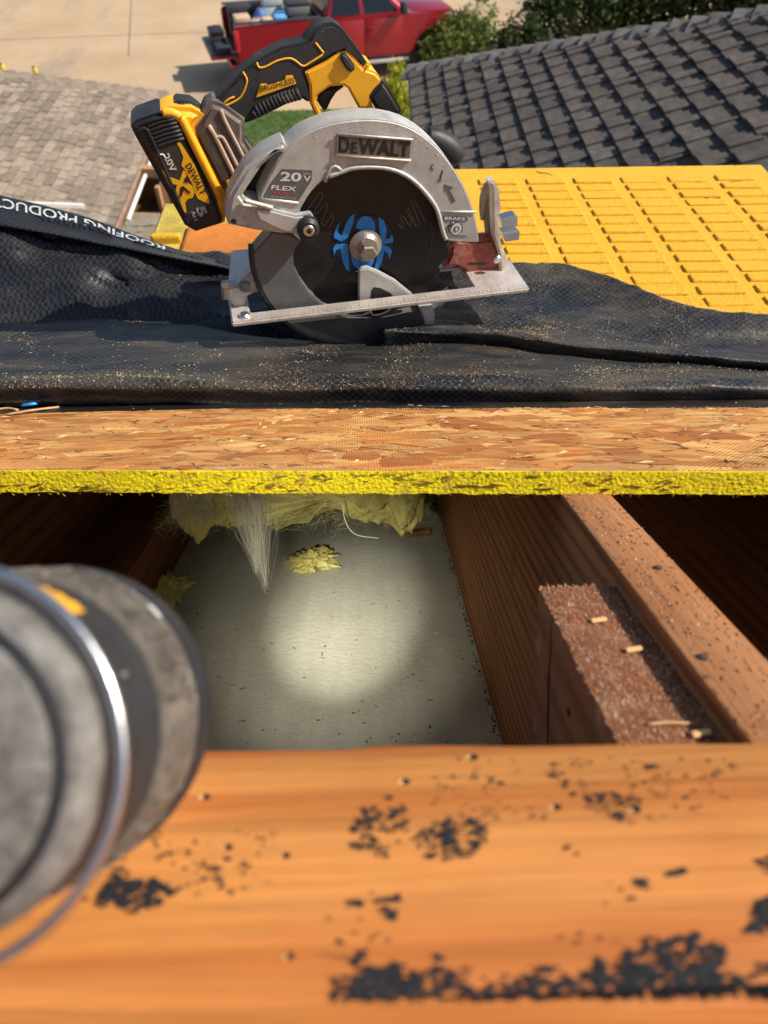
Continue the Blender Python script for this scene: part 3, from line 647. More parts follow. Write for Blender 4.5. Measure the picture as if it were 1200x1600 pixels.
# tar residue flecks
V = []; F = []; cs = []
def tar(px, py, r_px, n=1):
    x, y = rpix(px, py, HBD); k = t_deck(py)/FP
    m = rng.randint(8, 12); rr = r_px*k; ax = rng.uniform(1.0, 2.6); an = rng.uniform(-.5, .5); ca, sa = math.cos(an), math.sin(an)
    i = len(V); h = -HBD+.0005+rng.uniform(0, .0003); V.append(rw(x, y, h))
    for j in range(m):
        a = 2*math.pi*j/m; r_ = rr*rng.uniform(.3, 1.3); u_, v_ = r_*math.cos(a)*ax, r_*math.sin(a)*1.1
        X, Y = x+u_*ca-v_*sa, y+u_*sa+v_*ca
        if not ybb+.001 < Y < ybt-.002: Y = min(max(Y, ybb+.001), ybt-.002)
        V.append(rw(X, Y, h-.0002))
    for j in range(m): F.append((i, i+1+j, i+1+(j+1) % m)); q = rng.uniform(.7, 1.3); cs.append((.022*q, .022*q, .026*q, 1))
def cluster(x0, x1, y0, y1, n, r0, r1, dens=lambda a, b: 1.):
    for _ in range(int(n*2.2)):
        px, py = rng.uniform(x0, x1), rng.uniform(y0, y1)
        nz = .7*mnoise.noise(Vector((px*.022, py*.035, 2.3)))+.55*mnoise.noise(Vector((px*.07, py*.11, 5.3)))
        if nz+dens((px-x0)/(x1-x0), (py-y0)/(y1-y0)) > .45: tar(px, py, rng.uniform(r0, r1)*rng.choice((.25, .32, .42, .62)))
el = lambda a, b: 1.15-4.2*((a-.5)**2+(b-.5)**2)
cluster(535, 660, 1245, 1345, 190, 3, 8, el); cluster(640, 765, 1275, 1345, 170, 3, 8, el)
cluster(115, 300, 1370, 1428, 260, 4, 10, el); cluster(170, 440, 1300, 1400, 130, 3, 7, lambda a, b: .35)
cluster(520, 1230, 1488, 1572, 900, 4, 11, lambda a, b: .02+.8*b); cluster(960, 1130, 1465, 1560, 200, 4, 12, lambda a, b: .8-2*(a-.5)**2); cluster(545, 660, 1510, 1572, 130, 4, 11, el)
cluster(680, 1150, 1185, 1290, 260, 2, 6, lambda a, b: .36); cluster(900, 1000, 1235, 1285, 60, 3, 7, el)
cluster(1165, 1240, 1395, 1465, 90, 5, 14, el); cluster(1170, 1240, 1335, 1370, 30, 4, 10, el); cluster(500, 620, 1395, 1500, 10, 5, 10, lambda a, b: .5); cluster(860, 1010, 1310, 1480, 26, 4, 8, lambda a, b: .2)
for px, py, r_ in ((552, 1412, 10), (615, 1408, 9), (608, 1425, 7), (1058, 1364, 8), (1000, 1380, 9), (690, 1500, 8), (1020, 1200, 6)): tar(px, py, r_)
o = link_mesh('tar_residue', V, F, m_tone, nbd, cols=cs); prop(o, kind='stuff')
m_hole = MAT('nail_hole_dark', (.02, .012, .008), .9); m_chip = MAT('pale_chip', (.72, .42, .17), .8)
for px, py in ((738, 1184), (632, 1222), (868, 1262), (992, 1266), (320, 1246), (445, 1338), (452, 1495), (355, 1325)):
    x, y = rpix(px, py, HBD); k = t_deck(py)/FP
    bm = bmesh.new(); lathe_bm(bm, [(6*k, 0), (5*k, .0006), (3*k, .0003), (0, .0001)], rw(x+3*k, y, -HBD), NR, 10); bm_obj('nail_hole', bm, m_hole, nbd)
    bm = bmesh.new(); lathe_bm(bm, [(5*k, 0), (4*k, .0004), (0, .0006)], rw(x-6*k, y+1*k, -HBD-.0003), NR, 9); bm_obj('wood_chip', bm, m_chip, nbd)

# OSB deck with yellow painted edge
s = N('osb_base'); v = s.map(); a = s.noise(s.map((30, 90, 30)), 1., 5, .7)
s.base(s.ramp(a, [(.3, (.34, .16, .06)), (.7, (.50, .27, .11))])); s.set(.85, 0, .2); s.bump(a, .001); m_osb = s.m
YD = rpix(600, 737, H_O)[1]; _a = rpix(0, 736, H_O); _b = rpix(1200, 738, H_O); SK = (_b[1]-_a[1])/(_b[0]-_a[0]); YD -= SK*rpix(600, 737, H_O)[0]
YU = rpix(600, 636, H_O)[1]
print('SK', SK, SKB); print('deck edge', YD, 'underlay', YU)
deck = thing('roof_deck', 'oriented strand board roof deck sheet with bright yellow painted cut edge', 'roof deck', rw(0, YD, -H_R), ROOFROT)
bm_obj('sheet', hexa(box_pts(lambda x, y, z: rw(x, y+(SK*x if y < 1 else 0), z), -1.5, 1.5, YD, 2.3, -H_R+.0005, -H_O), .0008), m_osb, deck, auto=40)
s = N('yellow_edge'); v = s.map(); a = s.noise(v, 420, 6, .75); b_ = s.noise(v, 60, 5, .7)
c = s.ramp(a, [(.34, (.42, .26, .01)), (.46, (.86, .66, .008)), (.72, (.92, .76, .02))]); c = s.mix(s.ramp(b_, [(.54, (0, 0, 0)), (.68, (.7,)*3)]), c, (.46, .27, .05)); lay = s.noise(s.map((18, 60, 420)), 1., 4, .7); c = s.mix(.28, c, s.ramp(lay, [(.36, (.45, .36, .3)), (.55, (1, 1, 1))]), 'MULTIPLY')
s.base(c); s.set(.8, 0, .2); s.bump(a, .0016); m_yedge = s.m
nx, ny = 1600, 17; V = []
for j in range(ny):
    for i in range(nx):
        x = -.75+1.5*i/(nx-1); b = j/(ny-1); z = -H_R-.0003+b*(H_R-H_O+.0004)
        q = Vector((x*160, z*260, 1)); q = Vector((x*420, z*620, 1)); nz = mnoise.noise(q)*.0005+mnoise.noise(q*2.3)*.0003+mnoise.noise(Vector((x*14, z*40, 3)))*.0010
        y = YD-.0012+nz; zz = z
        if j == ny-1: y = YD+.0012; zz = -H_O+.0003
        if j == ny-2: zz = -H_O+.0003+mnoise.noise(Vector((x*220, 4, 2)))*.0008+mnoise.noise(Vector((x*40, 4, 2)))*.0008
        if j == 0: zz += mnoise.noise(Vector((x*90, 7, 1)))*.0010+mnoise.noise(Vector((x*17, 7, 8)))*.0012
        V.append(rw(x, y+SK*x, zz))
link_mesh('painted_edge', V, grid_faces(ny, nx), m_yedge, deck)
# strands of the board
V = []; F = []; cs = []
for i in range(1700):
    x = rng.uniform(-.62, .62); y = rng.uniform(YD+.001, YU+.05)+SK*x; l = rng.uniform(.012, .05)*rng.choice((.5, 1, 1)); wd = rng.uniform(.0025, .011)
    a = rng.gauss(0, .38); ux, uy = rot2(a); z = -H_O+.0002+i*3.0e-7; tz = rng.uniform(.00005, .0004)
    l_ = min(l, 9)
    P = [(-l*rng.uniform(.8, 1.1), -wd), (l*rng.uniform(.7, 1), -wd*rng.uniform(.5, 1.1)), (l*rng.uniform(.95, 1.25), wd*rng.uniform(-.4, .4)), (l*rng.uniform(.6, 1), wd*rng.uniform(.6, 1.1)), (-l*rng.uniform(.6, 1), wd), (-l*rng.uniform(.95, 1.25), wd*rng.uniform(-.4, .4))]
    i0 = len(V); bad = False
    for (p, q) in P:
        yy = y+(ux*p+uy*q).dot(YR)
        if yy < YD+SK*x+.0005: bad = True
        V.append(rw(x, y, z)+ux*p+uy*q+NR*(tz*(.2+.8*(p > 0))))
    if bad: del V[i0:]; continue
    for (p, q) in P: V.append(rw(x, y, -H_O-.0002)+ux*p+uy*q)
    F.append(tuple(range(i0, i0+6)))
    for k in range(6): F.append((i0+k, i0+6+k, i0+6+(k+1) % 6, i0+(k+1) % 6))
    c0 = rng.choice(((.66, .335, .11), (.57, .255, .075), (.76, .435, .155), (.60, .28, .085), (.46, .165, .045), (.62, .26, .07), (.72, .38, .125))); k = rng.uniform(.85, 1.12); cs += [(*mul(c0, k), 1)]*7
s = N('osb_strand'); at_ = s.n('ShaderNodeAttribute', attribute_name='tone'); v = s.map((25, 260, 25)); g_ = s.noise(v, 1., 5, .7)
wv1 = s.n('ShaderNodeTexWave', wave_type='BANDS', bands_direction='DIAGONAL'); wv1.inputs['Scale'].default_value = 160; wv1.inputs['Distortion'].default_value = 1.2; s.l(s.map(), wv1.inputs['Vector'])
wv2 = s.n('ShaderNodeTexWave', wave_type='BANDS', bands_direction='DIAGONAL'); wv2.inputs['Scale'].default_value = 160; wv2.inputs['Distortion'].default_value = 1.2; s.l(s.map((-1, 1, 1)), wv2.inputs['Vector'])
pr_ = s.math('MULTIPLY', wv1.outputs['Fac'], wv2.outputs['Fac'])
dkn = s.noise(s.map((9, 14, 9)), 1., 4, .6)
c = s.mix(.8, at_.outputs['Color'], s.ramp(g_, [(.32, (.5, .42, .33)), (.58, (1.12, 1.12, 1.1))]), 'MULTIPLY'); c = s.mix(.35, c, s.ramp(pr_, [(.05, (.5, .42, .35)), (.5, (1.05, 1.05, 1.05))]), 'MULTIPLY')
c = s.mix(s.ramp(dkn, [(.5, (0, 0, 0)), (.75, (.55,)*3)]), c, (.34, .16, .065))
s.base(c); s.set(.78, 0, .25); s.bump(pr_, .0005); s.bump(g_, .0007); m_strand = s.m
o = link_mesh('wood_strands', V, F, m_strand, deck, cols=cs); prop(o, kind='stuff')
# dark gaps and torn fibres between strands
V = []; F = []; cs = []
for i in range(900):
    x = rng.uniform(-.6, .6); y = rng.uniform(YD+.004, YU+.01)+SK*x; ux, uy = rot2(rng.gauss(0, .5)); k = rng.uniform(.5, 1.4)
    fleck(rw(x, y, -H_O+.0008), ux, uy, NR, rng.uniform(.001, .006), rng.uniform(.0002, .0006), .0004, mul((.12, .05, .02), k))
for i in range(260):
    x = rng.uniform(-.6, .6); y = rng.uniform(YD+.002, YU+.01)+SK*x; ux, uy = rot2(rng.gauss(0, .5)); k = rng.uniform(.8, 1.2)
    fleck(rw(x, y, -H_O+.0008), ux, uy, NR, rng.uniform(.001, .007), rng.uniform(.0002, .0007), .0012, mul((.7, .46, .24), k))
for i in range(520):       # dark voids and strand ends showing on the painted edge
    x = rng.uniform(-.6, .6); z = rng.uniform(-H_R+.001, -H_O-.001); k = rng.uniform(.5, 1.3)
    if mnoise.noise(Vector((x*9, z*100, 1))) < .02*rng.random(): continue
    a = rng.gauss(0, .25); l = rng.uniform(.0008, .006)
    fleck(rw(x, YD-.0014+SK*x, z), XR*math.cos(a)+NR*math.sin(a), NR*math.cos(a)-XR*math.sin(a), -YR, l, rng.uniform(.0002, .0006), .0008, mul(rng.choice(((.20, .10, .02), (.34, .20, .03), (.55, .36, .05), (.12, .06, .02))), k))
for i in range(150):       # loose yellow fibres under the edge
    x = rng.uniform(-.55, .55); p = rw(x, YD-.0015+SK*x, -H_R-.0005); d = Vector((rng.uniform(-.002, .002), 0, -rng.uniform(.001, .004))); q = XR*.00015
    i0 = len(V); V += [p-q, p+q, p+d, p+d*.5+YR*-.0008]; F += [(i0, i0+1, i0+3), (i0, i0+3, i0+2)]; cs += [(.75, .55, .05, 1)]*2
o = link_mesh('torn_fibres', V, F, m_tone, deck, cols=cs); prop(o, kind='stuff')
# unseen sheets added beside the hole to keep sunlight out of the bays
rbox('light_block_sheet', .31, 1.5, -.6, YD-.03, -H_R+.0005, -H_O, m_osb, parent=deck)
rbox('light_block_sheet', -1.5, -.62, -.6, YD-.03, -H_R+.0005, -H_O, m_osb, parent=deck)
rbox('light_block_board', -1.5, 1.5, 2.21, 2.24, -H_C-.1, -H_R, m_raft2, parent=deck)  # unseen boards added to close the cavity against light leaks
rbox('light_block_board', -1.5, 1.5, -.64, -.61, -H_C-.1, -H_R, m_raft2, parent=deck)
rbox('light_block_board', -.93, -.90, -.6, 2.2, -H_C-.1, -H_R, m_raft2, parent=deck)
# walls that carry our roof (below and behind the view)
for x0, x1, y0, y1 in ((-1.4, 1.4, 1.55, 1.75), (-1.4, 1.4, -.5, -.3)):
    zt = C.z-(H_C+.16)/math.cos(BETA)-y1*math.tan(BETA)
    bm_obj('wall', hexa(box_pts(wv, x0, x1, y0, y1, 0, zt)), m_brick, deck)

# ------------------------------------------------------------------ fibreglass insulation
m_ins = N('fibreglass'); v = m_ins.map(); a = m_ins.noise(v, 60, 6, .75); m_ins.base(m_ins.ramp(a, [(.3, (.56, .48, .10)), (.7, (.80, .72, .28))])); m_ins.bump(m_ins.noise(v, 260, 5, .8), .004); m_ins = m_ins.set(.95, 0, .1)
def strands(root, gens, n, rad, mat, name='fibres', tone=None):
    V = []; F = []; cs = []
    for _ in range(n):
        P = gens(); r_ = rad*rng.uniform(.6, 1.4); prev = None
        for i, p in enumerate(P):
            f = 1-.8*i/(len(P)-1); k = len(V)
            for a in (0, 2.1, 4.2): V.append(p+XR*(r_*f*math.cos(a))+NR*(r_*f*math.sin(a)))
            if prev is not None:
                for j in range(3): F.append((prev+j, prev+(j+1) % 3, k+(j+1) % 3, k+j)); cs.append((*mul(rng.choice(tone), rng.uniform(.7, 1.2)), 1))
            prev = k
    o = link_mesh(name, V, F, m_tone, root, cols=cs); prop(o, kind='stuff'); return o
ytone = [(.62, .56, .20), (.66, .62, .34), (.55, .48, .12)]
bt = thing('insulation_batt', 'torn yellow fibreglass insulation stuffed under the deck edge', 'insulation', rw(-.05, .75, -.2), ROOFROT)
top = [(190, 774), (290, 790), (380, 796), (470, 800), (540, 797), (600, 803), (650, 820), (700, 800)]
bm = bmesh.new(); bmesh.ops.create_icosphere(bm, subdivisions=6, radius=1)
xa = rpix(190, 800, .24)[0]; xb = min(rpix(700, 800, .24)[0], RX0-.002)
for v_ in bm.verts:
    p = v_.co.copy(); sg = lambda k, e: math.copysign(abs(k)**e, k)
    X = (xa+xb)/2+sg(p.x, .45)*(xb-xa)/2; Y = .87+sg(p.y, .5)*.18; Z = -.236+sg(p.z, .6)*.064
    q = Vector((X*22, Y*16, Z*22)); d_ = mnoise.noise(q)*.016+mnoise.noise(q*2.6)*.010+mnoise.noise(q*6)*.006+mnoise.noise(q*14)*.003
    a = (X-xa)/(xb-xa); sag = .016*max(0, math.sin(a*9+.4))*(p.z < .3)+.022*math.exp(-((a-.9)/.07)**2)*(p.z < .3)
    v_.co = rw(X, Y+d_, min(Z+d_-sag, -H_R-.001))
bm_obj('batt', bm, m_ins, bt, smooth=True)
def g1():
    x = rng.uniform(xa, xb); p = rw(x, .69+rng.uniform(0, .12), -.275-rng.uniform(0, .02)); d = Vector((rng.gauss(0, .010), rng.gauss(-.003, .008), -rng.uniform(.0, .010))); return [p, p+d*.5+Vector((rng.gauss(0, .003), 0, 0)), p+d]
strands(bt, g1, 2200, .00008, None, tone=ytone)
tf = thing('insulation_tuft', 'pale hanging tuft of torn insulation fibres tapering to two points', 'insulation', PT(395, 780, .72))
def g2():
    k = rng.random(); tipx, tipy = ((402, 905) if k < .45 else (416, 918)); a = rng.uniform(.2, 1.)**.8
    s0 = PT(rng.gauss(388, 14), 770+rng.uniform(-6, 10), .72+rng.gauss(0, .012)); e = PT(tipx+rng.gauss(0, 2), tipy+rng.gauss(0, 4), .70)
    m1 = s0.lerp(e, .35)+Vector((rng.gauss(.002, .007), rng.gauss(0, .008), rng.gauss(0, .004))); en = s0.lerp(e, a)
    return cr([s0, s0.lerp(m1, a), en+Vector((rng.gauss(0, .0012), 0, 0))], 3)
strands(tf, g2, 520, .00008, None, tone=[(.72, .68, .52), (.8, .77, .64), (.66, .60, .36)])
def g3():
    x0 = rng.uniform(270, 330); s0 = PT(x0, 772, .74+rng.gauss(0, .01)); return cr([s0, PT(x0+rng.gauss(2, 5), 795, .73), PT(x0+rng.gauss(0, 12), rng.uniform(800, 830), .72)], 3)
strands(tf, g3, 500, .0001, None, 'fibres', tone=[(.7, .66, .5), (.5, .46, .2)])
# one curled single fibre
bm = bmesh.new(); tube_bm(bm, cr([PT(535, 785, .72), PT(540, 815, .715), PT(556, 835, .71), PT(592, 841, .71)], 6), .0005, 5); o = bm_obj('loose_fibre', bm, MAT('loose_fibre', (.72, .66, .45), .9), None, loc=PT(535, 785, .72), smooth=True); prop(o, 'single long curled pale fibre dangling right of the tuft', 'fibre')
def scrap(label, px, py, rx, ry, rz, seed):
    x, y = rpix(px, py, H_C); bm = bmesh.new(); bmesh.ops.create_icosphere(bm, subdivisions=5, radius=1); p0 = rw(x, y, -H_C)
    rt = thing('insulation_scrap', label, 'insulation', p0, ROOFROT)
    for v_ in bm.verts:
        p = v_.co; q = p*1.6+Vector((seed, 0, 0)); k = .75+.8*mnoise.noise(q)+.5*mnoise.noise(q*3)+.35*mnoise.noise(q*8); v_.co = p0+XR*(p.x*rx*k)+YR*(p.y*ry*k)+NR*max(0, rz*.7+p.z*rz*k)
    bm_obj('clump', bm, m_ins, rt, smooth=True)
    def gg():
        a = rng.uniform(0, 6.28); s0 = p0+XR*(math.cos(a)*rx*.7)+YR*(math.sin(a)*ry*.7)+NR*rz*.5; d = XR*math.cos(a)*rx*.6+YR*math.sin(a)*ry*.6+NR*rng.uniform(-.2, .6)*rz; return [s0, s0+d*.5, s0+d*rng.uniform(.6, 1.1)]
    strands(rt, gg, 700, .00012, None, tone=ytone)
scrap('small torn yellow insulation scrap lying on the ceiling above the light spot', 486, 884, .036, .03, .012, 1.)
scrap('yellow insulation scrap on the ceiling beside the flashlight head', 262, 928, .03, .04, .014, 5.)
scrap('tiny yellow insulation crumb on the ceiling near the batt', 610, 815, .013, .012, .008, 9.)
bxp, byp = rpix(656, 836, H_C)
bm = bmesh.new(); bm_hexa(bm, box_pts(lambda x, y, z: rw(bxp+x, byp+y+x*.2, -H_C+z), -.022, .02, -.008, .008, 0, .01), .003); o = bm_obj('wood_scrap', bm, m_raft2, None, loc=rw(bxp, byp, -H_C), rot=ROOFROT); prop(o, 'small dark wood scrap on the ceiling against the right rafter', 'wood scrap')

# ------------------------------------------------------------------ flashlight
P1 = PT(-121, 1195, .1295); fax = ray(632, 925).normalized(); P2 = P1+fax*.056
spot_pt = C
m_fgrey = MAT('worn_grey_rubber', (.17, .16, .148), .5, .1, .6, 110, .0005, 500, dirt=(.07, .066, .062), dirt_amt=.45)
m_fblk = MAT('flash_black', (.02, .022, .026), .45, 0, .4, 40, .0003, 600, dirt=(.15, .14, .12), dirt_amt=-.1)
m_ftan = MAT('flash_worn_head', (.12, .105, .09), .45, .2, .5, 80, .0004, 500, dirt=(.27, .22, .17), dirt_amt=.35)
fl = thing('flashlight', 'worn grey and black flashlight with wire ring, shining into the hole', 'flashlight', rw(*(lambda p: (p.dot(XR), p.dot(YR)))(P2-C), -HBD))
def fl_part(name, prof, mat, parent=None, n=48):
    bm = bmesh.new(); lathe_bm(bm, prof, P1, fax, n); return bm_obj(name, bm, mat, parent or fl, auto=35)
cap_ = fl_part('tail_cap', [(0.012, -.008), (.022, -.0075), (.0264, -.006), (.0270, -.0045)], m_fgrey)
fl_part('groove', [(.0258, -.0056), (.0288, -.0046), (.0288, -.003), (.026, -.002)], m_blackp, cap_)
fl_part('cap_rim', [(.0284, -.0042), (.0305, -.0036), (.0325, -.001), (.0330, .003), (.030, .004)], m_fgrey, cap_)
fl_part('barrel', [(.028, .0035), (.0322, .0045), (.0332, .008), (.0338, .020), (.0340, .0285), (.030, .029)], m_fblk)
hdp = fl_part('head', [(.031, .0285), (.0348, .0292), (.0362, .034), (.0372, .045), (.0370, .047), (.033, .0475)], m_ftan)
fl_part('bezel', [(.033, .0472), (.0376, .0478), (.0382, .051), (.0378, .056), (.0350, .0585), (.0335, .0585), (.032, .053)], m_fblk, hdp)
s = N('lamp_lens'); s.base((.9, .9, .85)); s.b.inputs['Emission Color'].default_value = (1, .97, .85, 1); s.b.inputs['Emission Strength'].default_value = 1; m_lens = s.set(.1)
fl_part('lens', [(.030, .0515), (.0315, .0535), (.015, .0545), (0, .0547)], m_lens, hdp)
bm = bmesh.new(); xa_ = fax.cross(Vector((.3, .2, .9))).normalized(); ya_ = fax.cross(xa_); pth = [P1+fax*.000+xa_*(.0369*math.cos(a))+ya_*(.0369*math.sin(a)) for a in np.linspace(0, 2*math.pi, 65)[:-1]]
tube_bm(bm, pth, .0011, 10, closed=True); rg = bm_obj('wire_ring', bm, m_chrome, fl, smooth=True)
# clips that hold the ring on the barrel
for sg in (-1, 1):
    e = (Rt*sg*.35+Up*.0-Rt*.9).normalized() if sg < 0 else (-Rt*.8+Up*.6).normalized(); e = (e-fax*e.dot(fax)).normalized(); q = fax.cross(e)
    bm = hexa([P1+e*a+q*b+fax*c for c in (-.003, .003) for a, b in ((.029, -.004), (.0395, -.004), (.0395, .004), (.029, .004))], .001); bm_obj('ring_clip', bm, m_blackp, rg)
# worn yellow and pale paint marks on the shoulder of the barrel
def ringmark(name, a0, a1, s0, s1, r_, mat):
    V = []; k = 12
    e1 = (Up-fax*Up.dot(fax)).normalized(); e2 = e1.cross(fax)*-1
    if e2.dot(Rt) < 0: e2 = -e2
    for i in range(k+1):
        a = R(a0+(a1-a0)*i/k)
        for s_, rr in ((s0, r_), (s1, r_+(s1-s0)*.06)):
            V.append(P1+fax*(s_+.001*math.sin(i*2.1))+e1*(rr*math.cos(a))+e2*(rr*math.sin(a)))
    link_mesh(name, V, [(2*i, 2*i+1, 2*i+3, 2*i+2) for i in range(k)], mat, fl)
for i_ in range(30):
    a_ = 2*math.pi*i_/30; e_ = (xa_*math.cos(a_)+ya_*math.sin(a_)); q_ = fax.cross(e_)
    bm = hexa([P1+e_*(ra_)+q_*b_2+fax*c_ for c_, k_ in ((.031, 0), (.0445, .001)) for ra_, b_2 in ((.034, -.0012), (.0368+k_, -.0009), (.0368+k_, .0009), (.034, .0012))], .0003); bm_obj('grip_rib', bm, m_ftan, hdp)
ringmark('yellow_mark', 14, 38, .0095, .0165, .0343, m_yel); ringmark('yellow_mark', -14, 4, .008, .013, .0342, m_yel)
m_scf = MAT('scuff_grey', (.30, .29, .27), .5, 0, .4, 200)
ringmark('scuff', 10, 48, .0425, .0434, .0378, m_scf); ringmark('scuff', 2, 14, .014, .0165, .0344, m_pale); ringmark('scuff', 42, 48, .041, .0432, .0379, m_pale); ringmark('scuff', 71, 72.5, .0405, .0425, .0379, m_scf); ringmark('scuff', 80, 82, .0420, .0432, .0379, m_scf); ringmark('scuff', 64, 65, .012, .015, .0344, m_scf)
cx_, cy_ = rpix(540, 966, H_C); tgt = rw(cx_, cy_, -H_C); src = P1+fax*.06
for nm, en, sz in (('flashlight_beam', 46, 18), ('flashlight_glow', 12, 34), ('flashlight_spill', 1.6, 66)):       # hot core and spill of the same lamp
    lp = bpy.data.lights.new(nm, 'SPOT'); lp.energy = en; lp.spot_size = R(sz); lp.spot_blend = 1; lp.shadow_soft_size = .006; lp.color = (1, .98, .86)
    lo = bpy.data.objects.new(nm, lp); COL.objects.link(lo); lo.parent = fl
    lo.matrix_local = MW[fl.name].inverted() @ (Matrix.Translation(src) @ (tgt-src).to_track_quat('-Z', 'Y').to_matrix().to_4x4())

# ------------------------------------------------------------------ yellow foam roof wedges
HW = .475                                                    # level tread below the camera
s = N('wedge_foam'); v = s.map(); a = s.noise(v, 260, 5, .75); b_ = s.noise(v, 14, 5, .7); d_ = s.noise(v, 70, 6, .8)
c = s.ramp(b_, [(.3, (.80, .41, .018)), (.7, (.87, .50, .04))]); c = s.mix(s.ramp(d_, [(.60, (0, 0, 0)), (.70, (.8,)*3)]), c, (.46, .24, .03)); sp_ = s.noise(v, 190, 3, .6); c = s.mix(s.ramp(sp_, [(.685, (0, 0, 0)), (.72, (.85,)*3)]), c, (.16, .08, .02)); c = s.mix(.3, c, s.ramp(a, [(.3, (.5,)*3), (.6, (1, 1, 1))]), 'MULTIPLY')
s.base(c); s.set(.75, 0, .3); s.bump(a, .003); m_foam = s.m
m_foam_shaded = MAT('shaded_foam', (.50, .36, .06), .8, 0, .3, 30, .002, 260)  # foam yellow darkened to olive, the saw's shadow put into the colour
m_orange = MAT('orange_foam', (.50, .16, .02), .7, 0, .25, 20, .001, 200)
def deck_z(x, y):                                            # world z of the deck top
    return C.z-H_O/math.cos(BETA)-y*math.tan(BETA)
def wedge(label, pxl, pxr, py_back, H, mat, ribs, name='roof_wedge'):
    bl = lev(pxl, py_back, H); br = lev(pxr, py_back+4, H); zt = C.z-H
    yf = (C.z-H_O/math.cos(BETA)-zt)/math.tan(BETA)+.015; yb = (bl.y+br.y)/2
    root = thing(name, label, 'wedge', wv((bl.x+br.x)/2, yf, deck_z(0, yf)))
    x0, x1 = bl.x, br.x
    P = [wv(x0, yf, deck_z(0, yf)+.001), wv(x1, yf, deck_z(0, yf)+.001), wv(x1, yb+.02, deck_z(0, yb+.02)+.001), wv(x0, yb+.02, deck_z(0, yb+.02)+.001), wv(x0, yf, zt), wv(x1, yf, zt), wv(x1, yb, zt), wv(x0, yb, zt)]
    bm = bmesh.new(); bm_hexa(bm, P)
    bmesh.ops.recalc_face_normals(bm, faces=bm.faces)
    es = [e for e in bm.edges if (e.verts[0].co.z > zt-.001 and e.verts[1].co.z > zt-.001) or abs(e.verts[0].co.x-e.verts[1].co.x) < 1e-6 and abs(e.verts[0].co.z-e.verts[1].co.z) > .1]
    es = [e for e in es if max(v_.co.y for v_ in e.verts) > yf+.05]
    bmesh.ops.bevel(bm, geom=es, offset=.022, segments=5, affect='EDGES', clamp_overlap=True)
    bd = bm_obj('body', bm, mat, root, auto=50)
    if ribs:
        rm = {}
        nxr = int((x1-x0-.05)/.073)
        for j in range(15):
            y = yb-.052-j*.0262
            for i in range(nxr):
                x = x1-.035-i*.073+(j*.0012)
                if x-.058 < x0+.02: continue
                k = rng.randrange(5)
                if k not in rm:
                    b2 = bmesh.new(); bm_hexa(b2, box_pts(wv, -.0290, .0290, -.0092, .0092, -.005, .0025), .0024, 3)
                    for v_ in b2.verts: v_.co += Vector((mnoise.noise(v_.co*150+Vector((k*7, 0, 0))), mnoise.noise(v_.co*150+Vector((k*7, 5, 0))), mnoise.noise(v_.co*150+Vector((k*7, 9, 3)))))*.0012
                    bmesh.ops.recalc_face_normals(b2, faces=b2.faces)
                    me = bpy.data.meshes.new('tread_rib'); b2.to_mesh(me); b2.free(); me.materials.append(mat); rm[k] = me
                o = bpy.data.objects.new('tread_rib', rm[k]); COL.objects.link(o); o.parent = root
                o.location = Vector((x-.029, y+rng.uniform(-.001, .001), zt+.0005))-root.location; o.rotation_euler = (0, 0, rng.uniform(-.03, .03))
    return root, x0, x1, yf, yb, zt
wA = wedge('yellow foam roof wedge with raised tread ribs behind the saw', 660, 1196, 258, HW, m_foam, True)
wB = wedge('yellow foam roof wedge with orange recess, coloured as shaded behind the saw battery', 258, 620, 312, HW+.012, m_foam_shaded, False)
root, x0, x1, yf, yb, zt = wB
oy0 = lev(300, 392, HW+.012).y; oy1 = lev(300, 356, HW+.012).y; ox0 = lev(290, 375, HW+.012).x
bm_obj('orange_pad', hexa(box_pts(wv, ox0, x1-.05, oy0-.02, oy1, zt-.004, zt+.008), .005), m_orange, root)
bm_obj('rib', hexa(box_pts(wv, x0+.004, ox0-.004, oy0+.02, oy0+.032, zt-.004, zt+.012), .004), m_foam, root)  # bright strip added as the sunlit streak across the shaded foam
# embossed cracks on the tread border
m_crack = MAT('foam_scuff', (.30, .17, .03), .9)
for px, py in ((860, 283), (930, 282), (1085, 285), (1150, 283), (1110, 308), (850, 270), (990, 290)):
    p = lev(px, py, HW-.0008); bm = bmesh.new(); a = rng.uniform(-.6, .6); l = rng.uniform(.008, .016)
    lathe = [p+Vector((math.cos(a)*l*k, math.sin(a)*l*k+.002*math.sin(k*5), -.0006)) for k in (-1, -.4, .2, 1)]
    tube_bm(bm, lathe, [.0004, .0014, .0012, .0004], 6); bm_obj('scuff', bm, m_crack, wA[0])

# ------------------------------------------------------------------ black woven underlayment
def UNDER(name, dust):
    s = N(name); uv = s.map(coord='UV'); v = s.map()
    ck = s.n('ShaderNodeTexChecker'); ck.inputs['Scale'].default_value = 1/.0040; s.l(uv, ck.inputs['Vector'])
    a = s.noise(v, 16, 6, .7); b = s.noise(v, 500, 3, .7); e = s.noise(s.map((7, 26, 7)), 1., 6, .7, .4)
    c = s.mix(ck.outputs['Fac'], (.004, .005, .007), (.023, .025, .031))
    c = s.mix(s.math('MULTIPLY', s.ramp(e, [(.42, (0, 0, 0)), (.68, (1, 1, 1))]), dust), c, (.30, .235, .15))
    s.base(c); s.set(s.ramp(a, [(.3, (.33,)*3), (.7, (.5,)*3)]), 0, .42)
    s.bump(ck.outputs['Fac'], .0005, .8); s.bump(a, .0025); s.bump(b, .0003); return s.m
m_und = UNDER('underlayment', .06); m_und_d = UNDER('underlayment_dusty', .20)
und = thing('roofing_underlayment', 'black woven roofing underlayment sheet bunched in folds across the roof', 'underlayment', rw(0, YU, -H_O), ROOFROT)
DUST = []
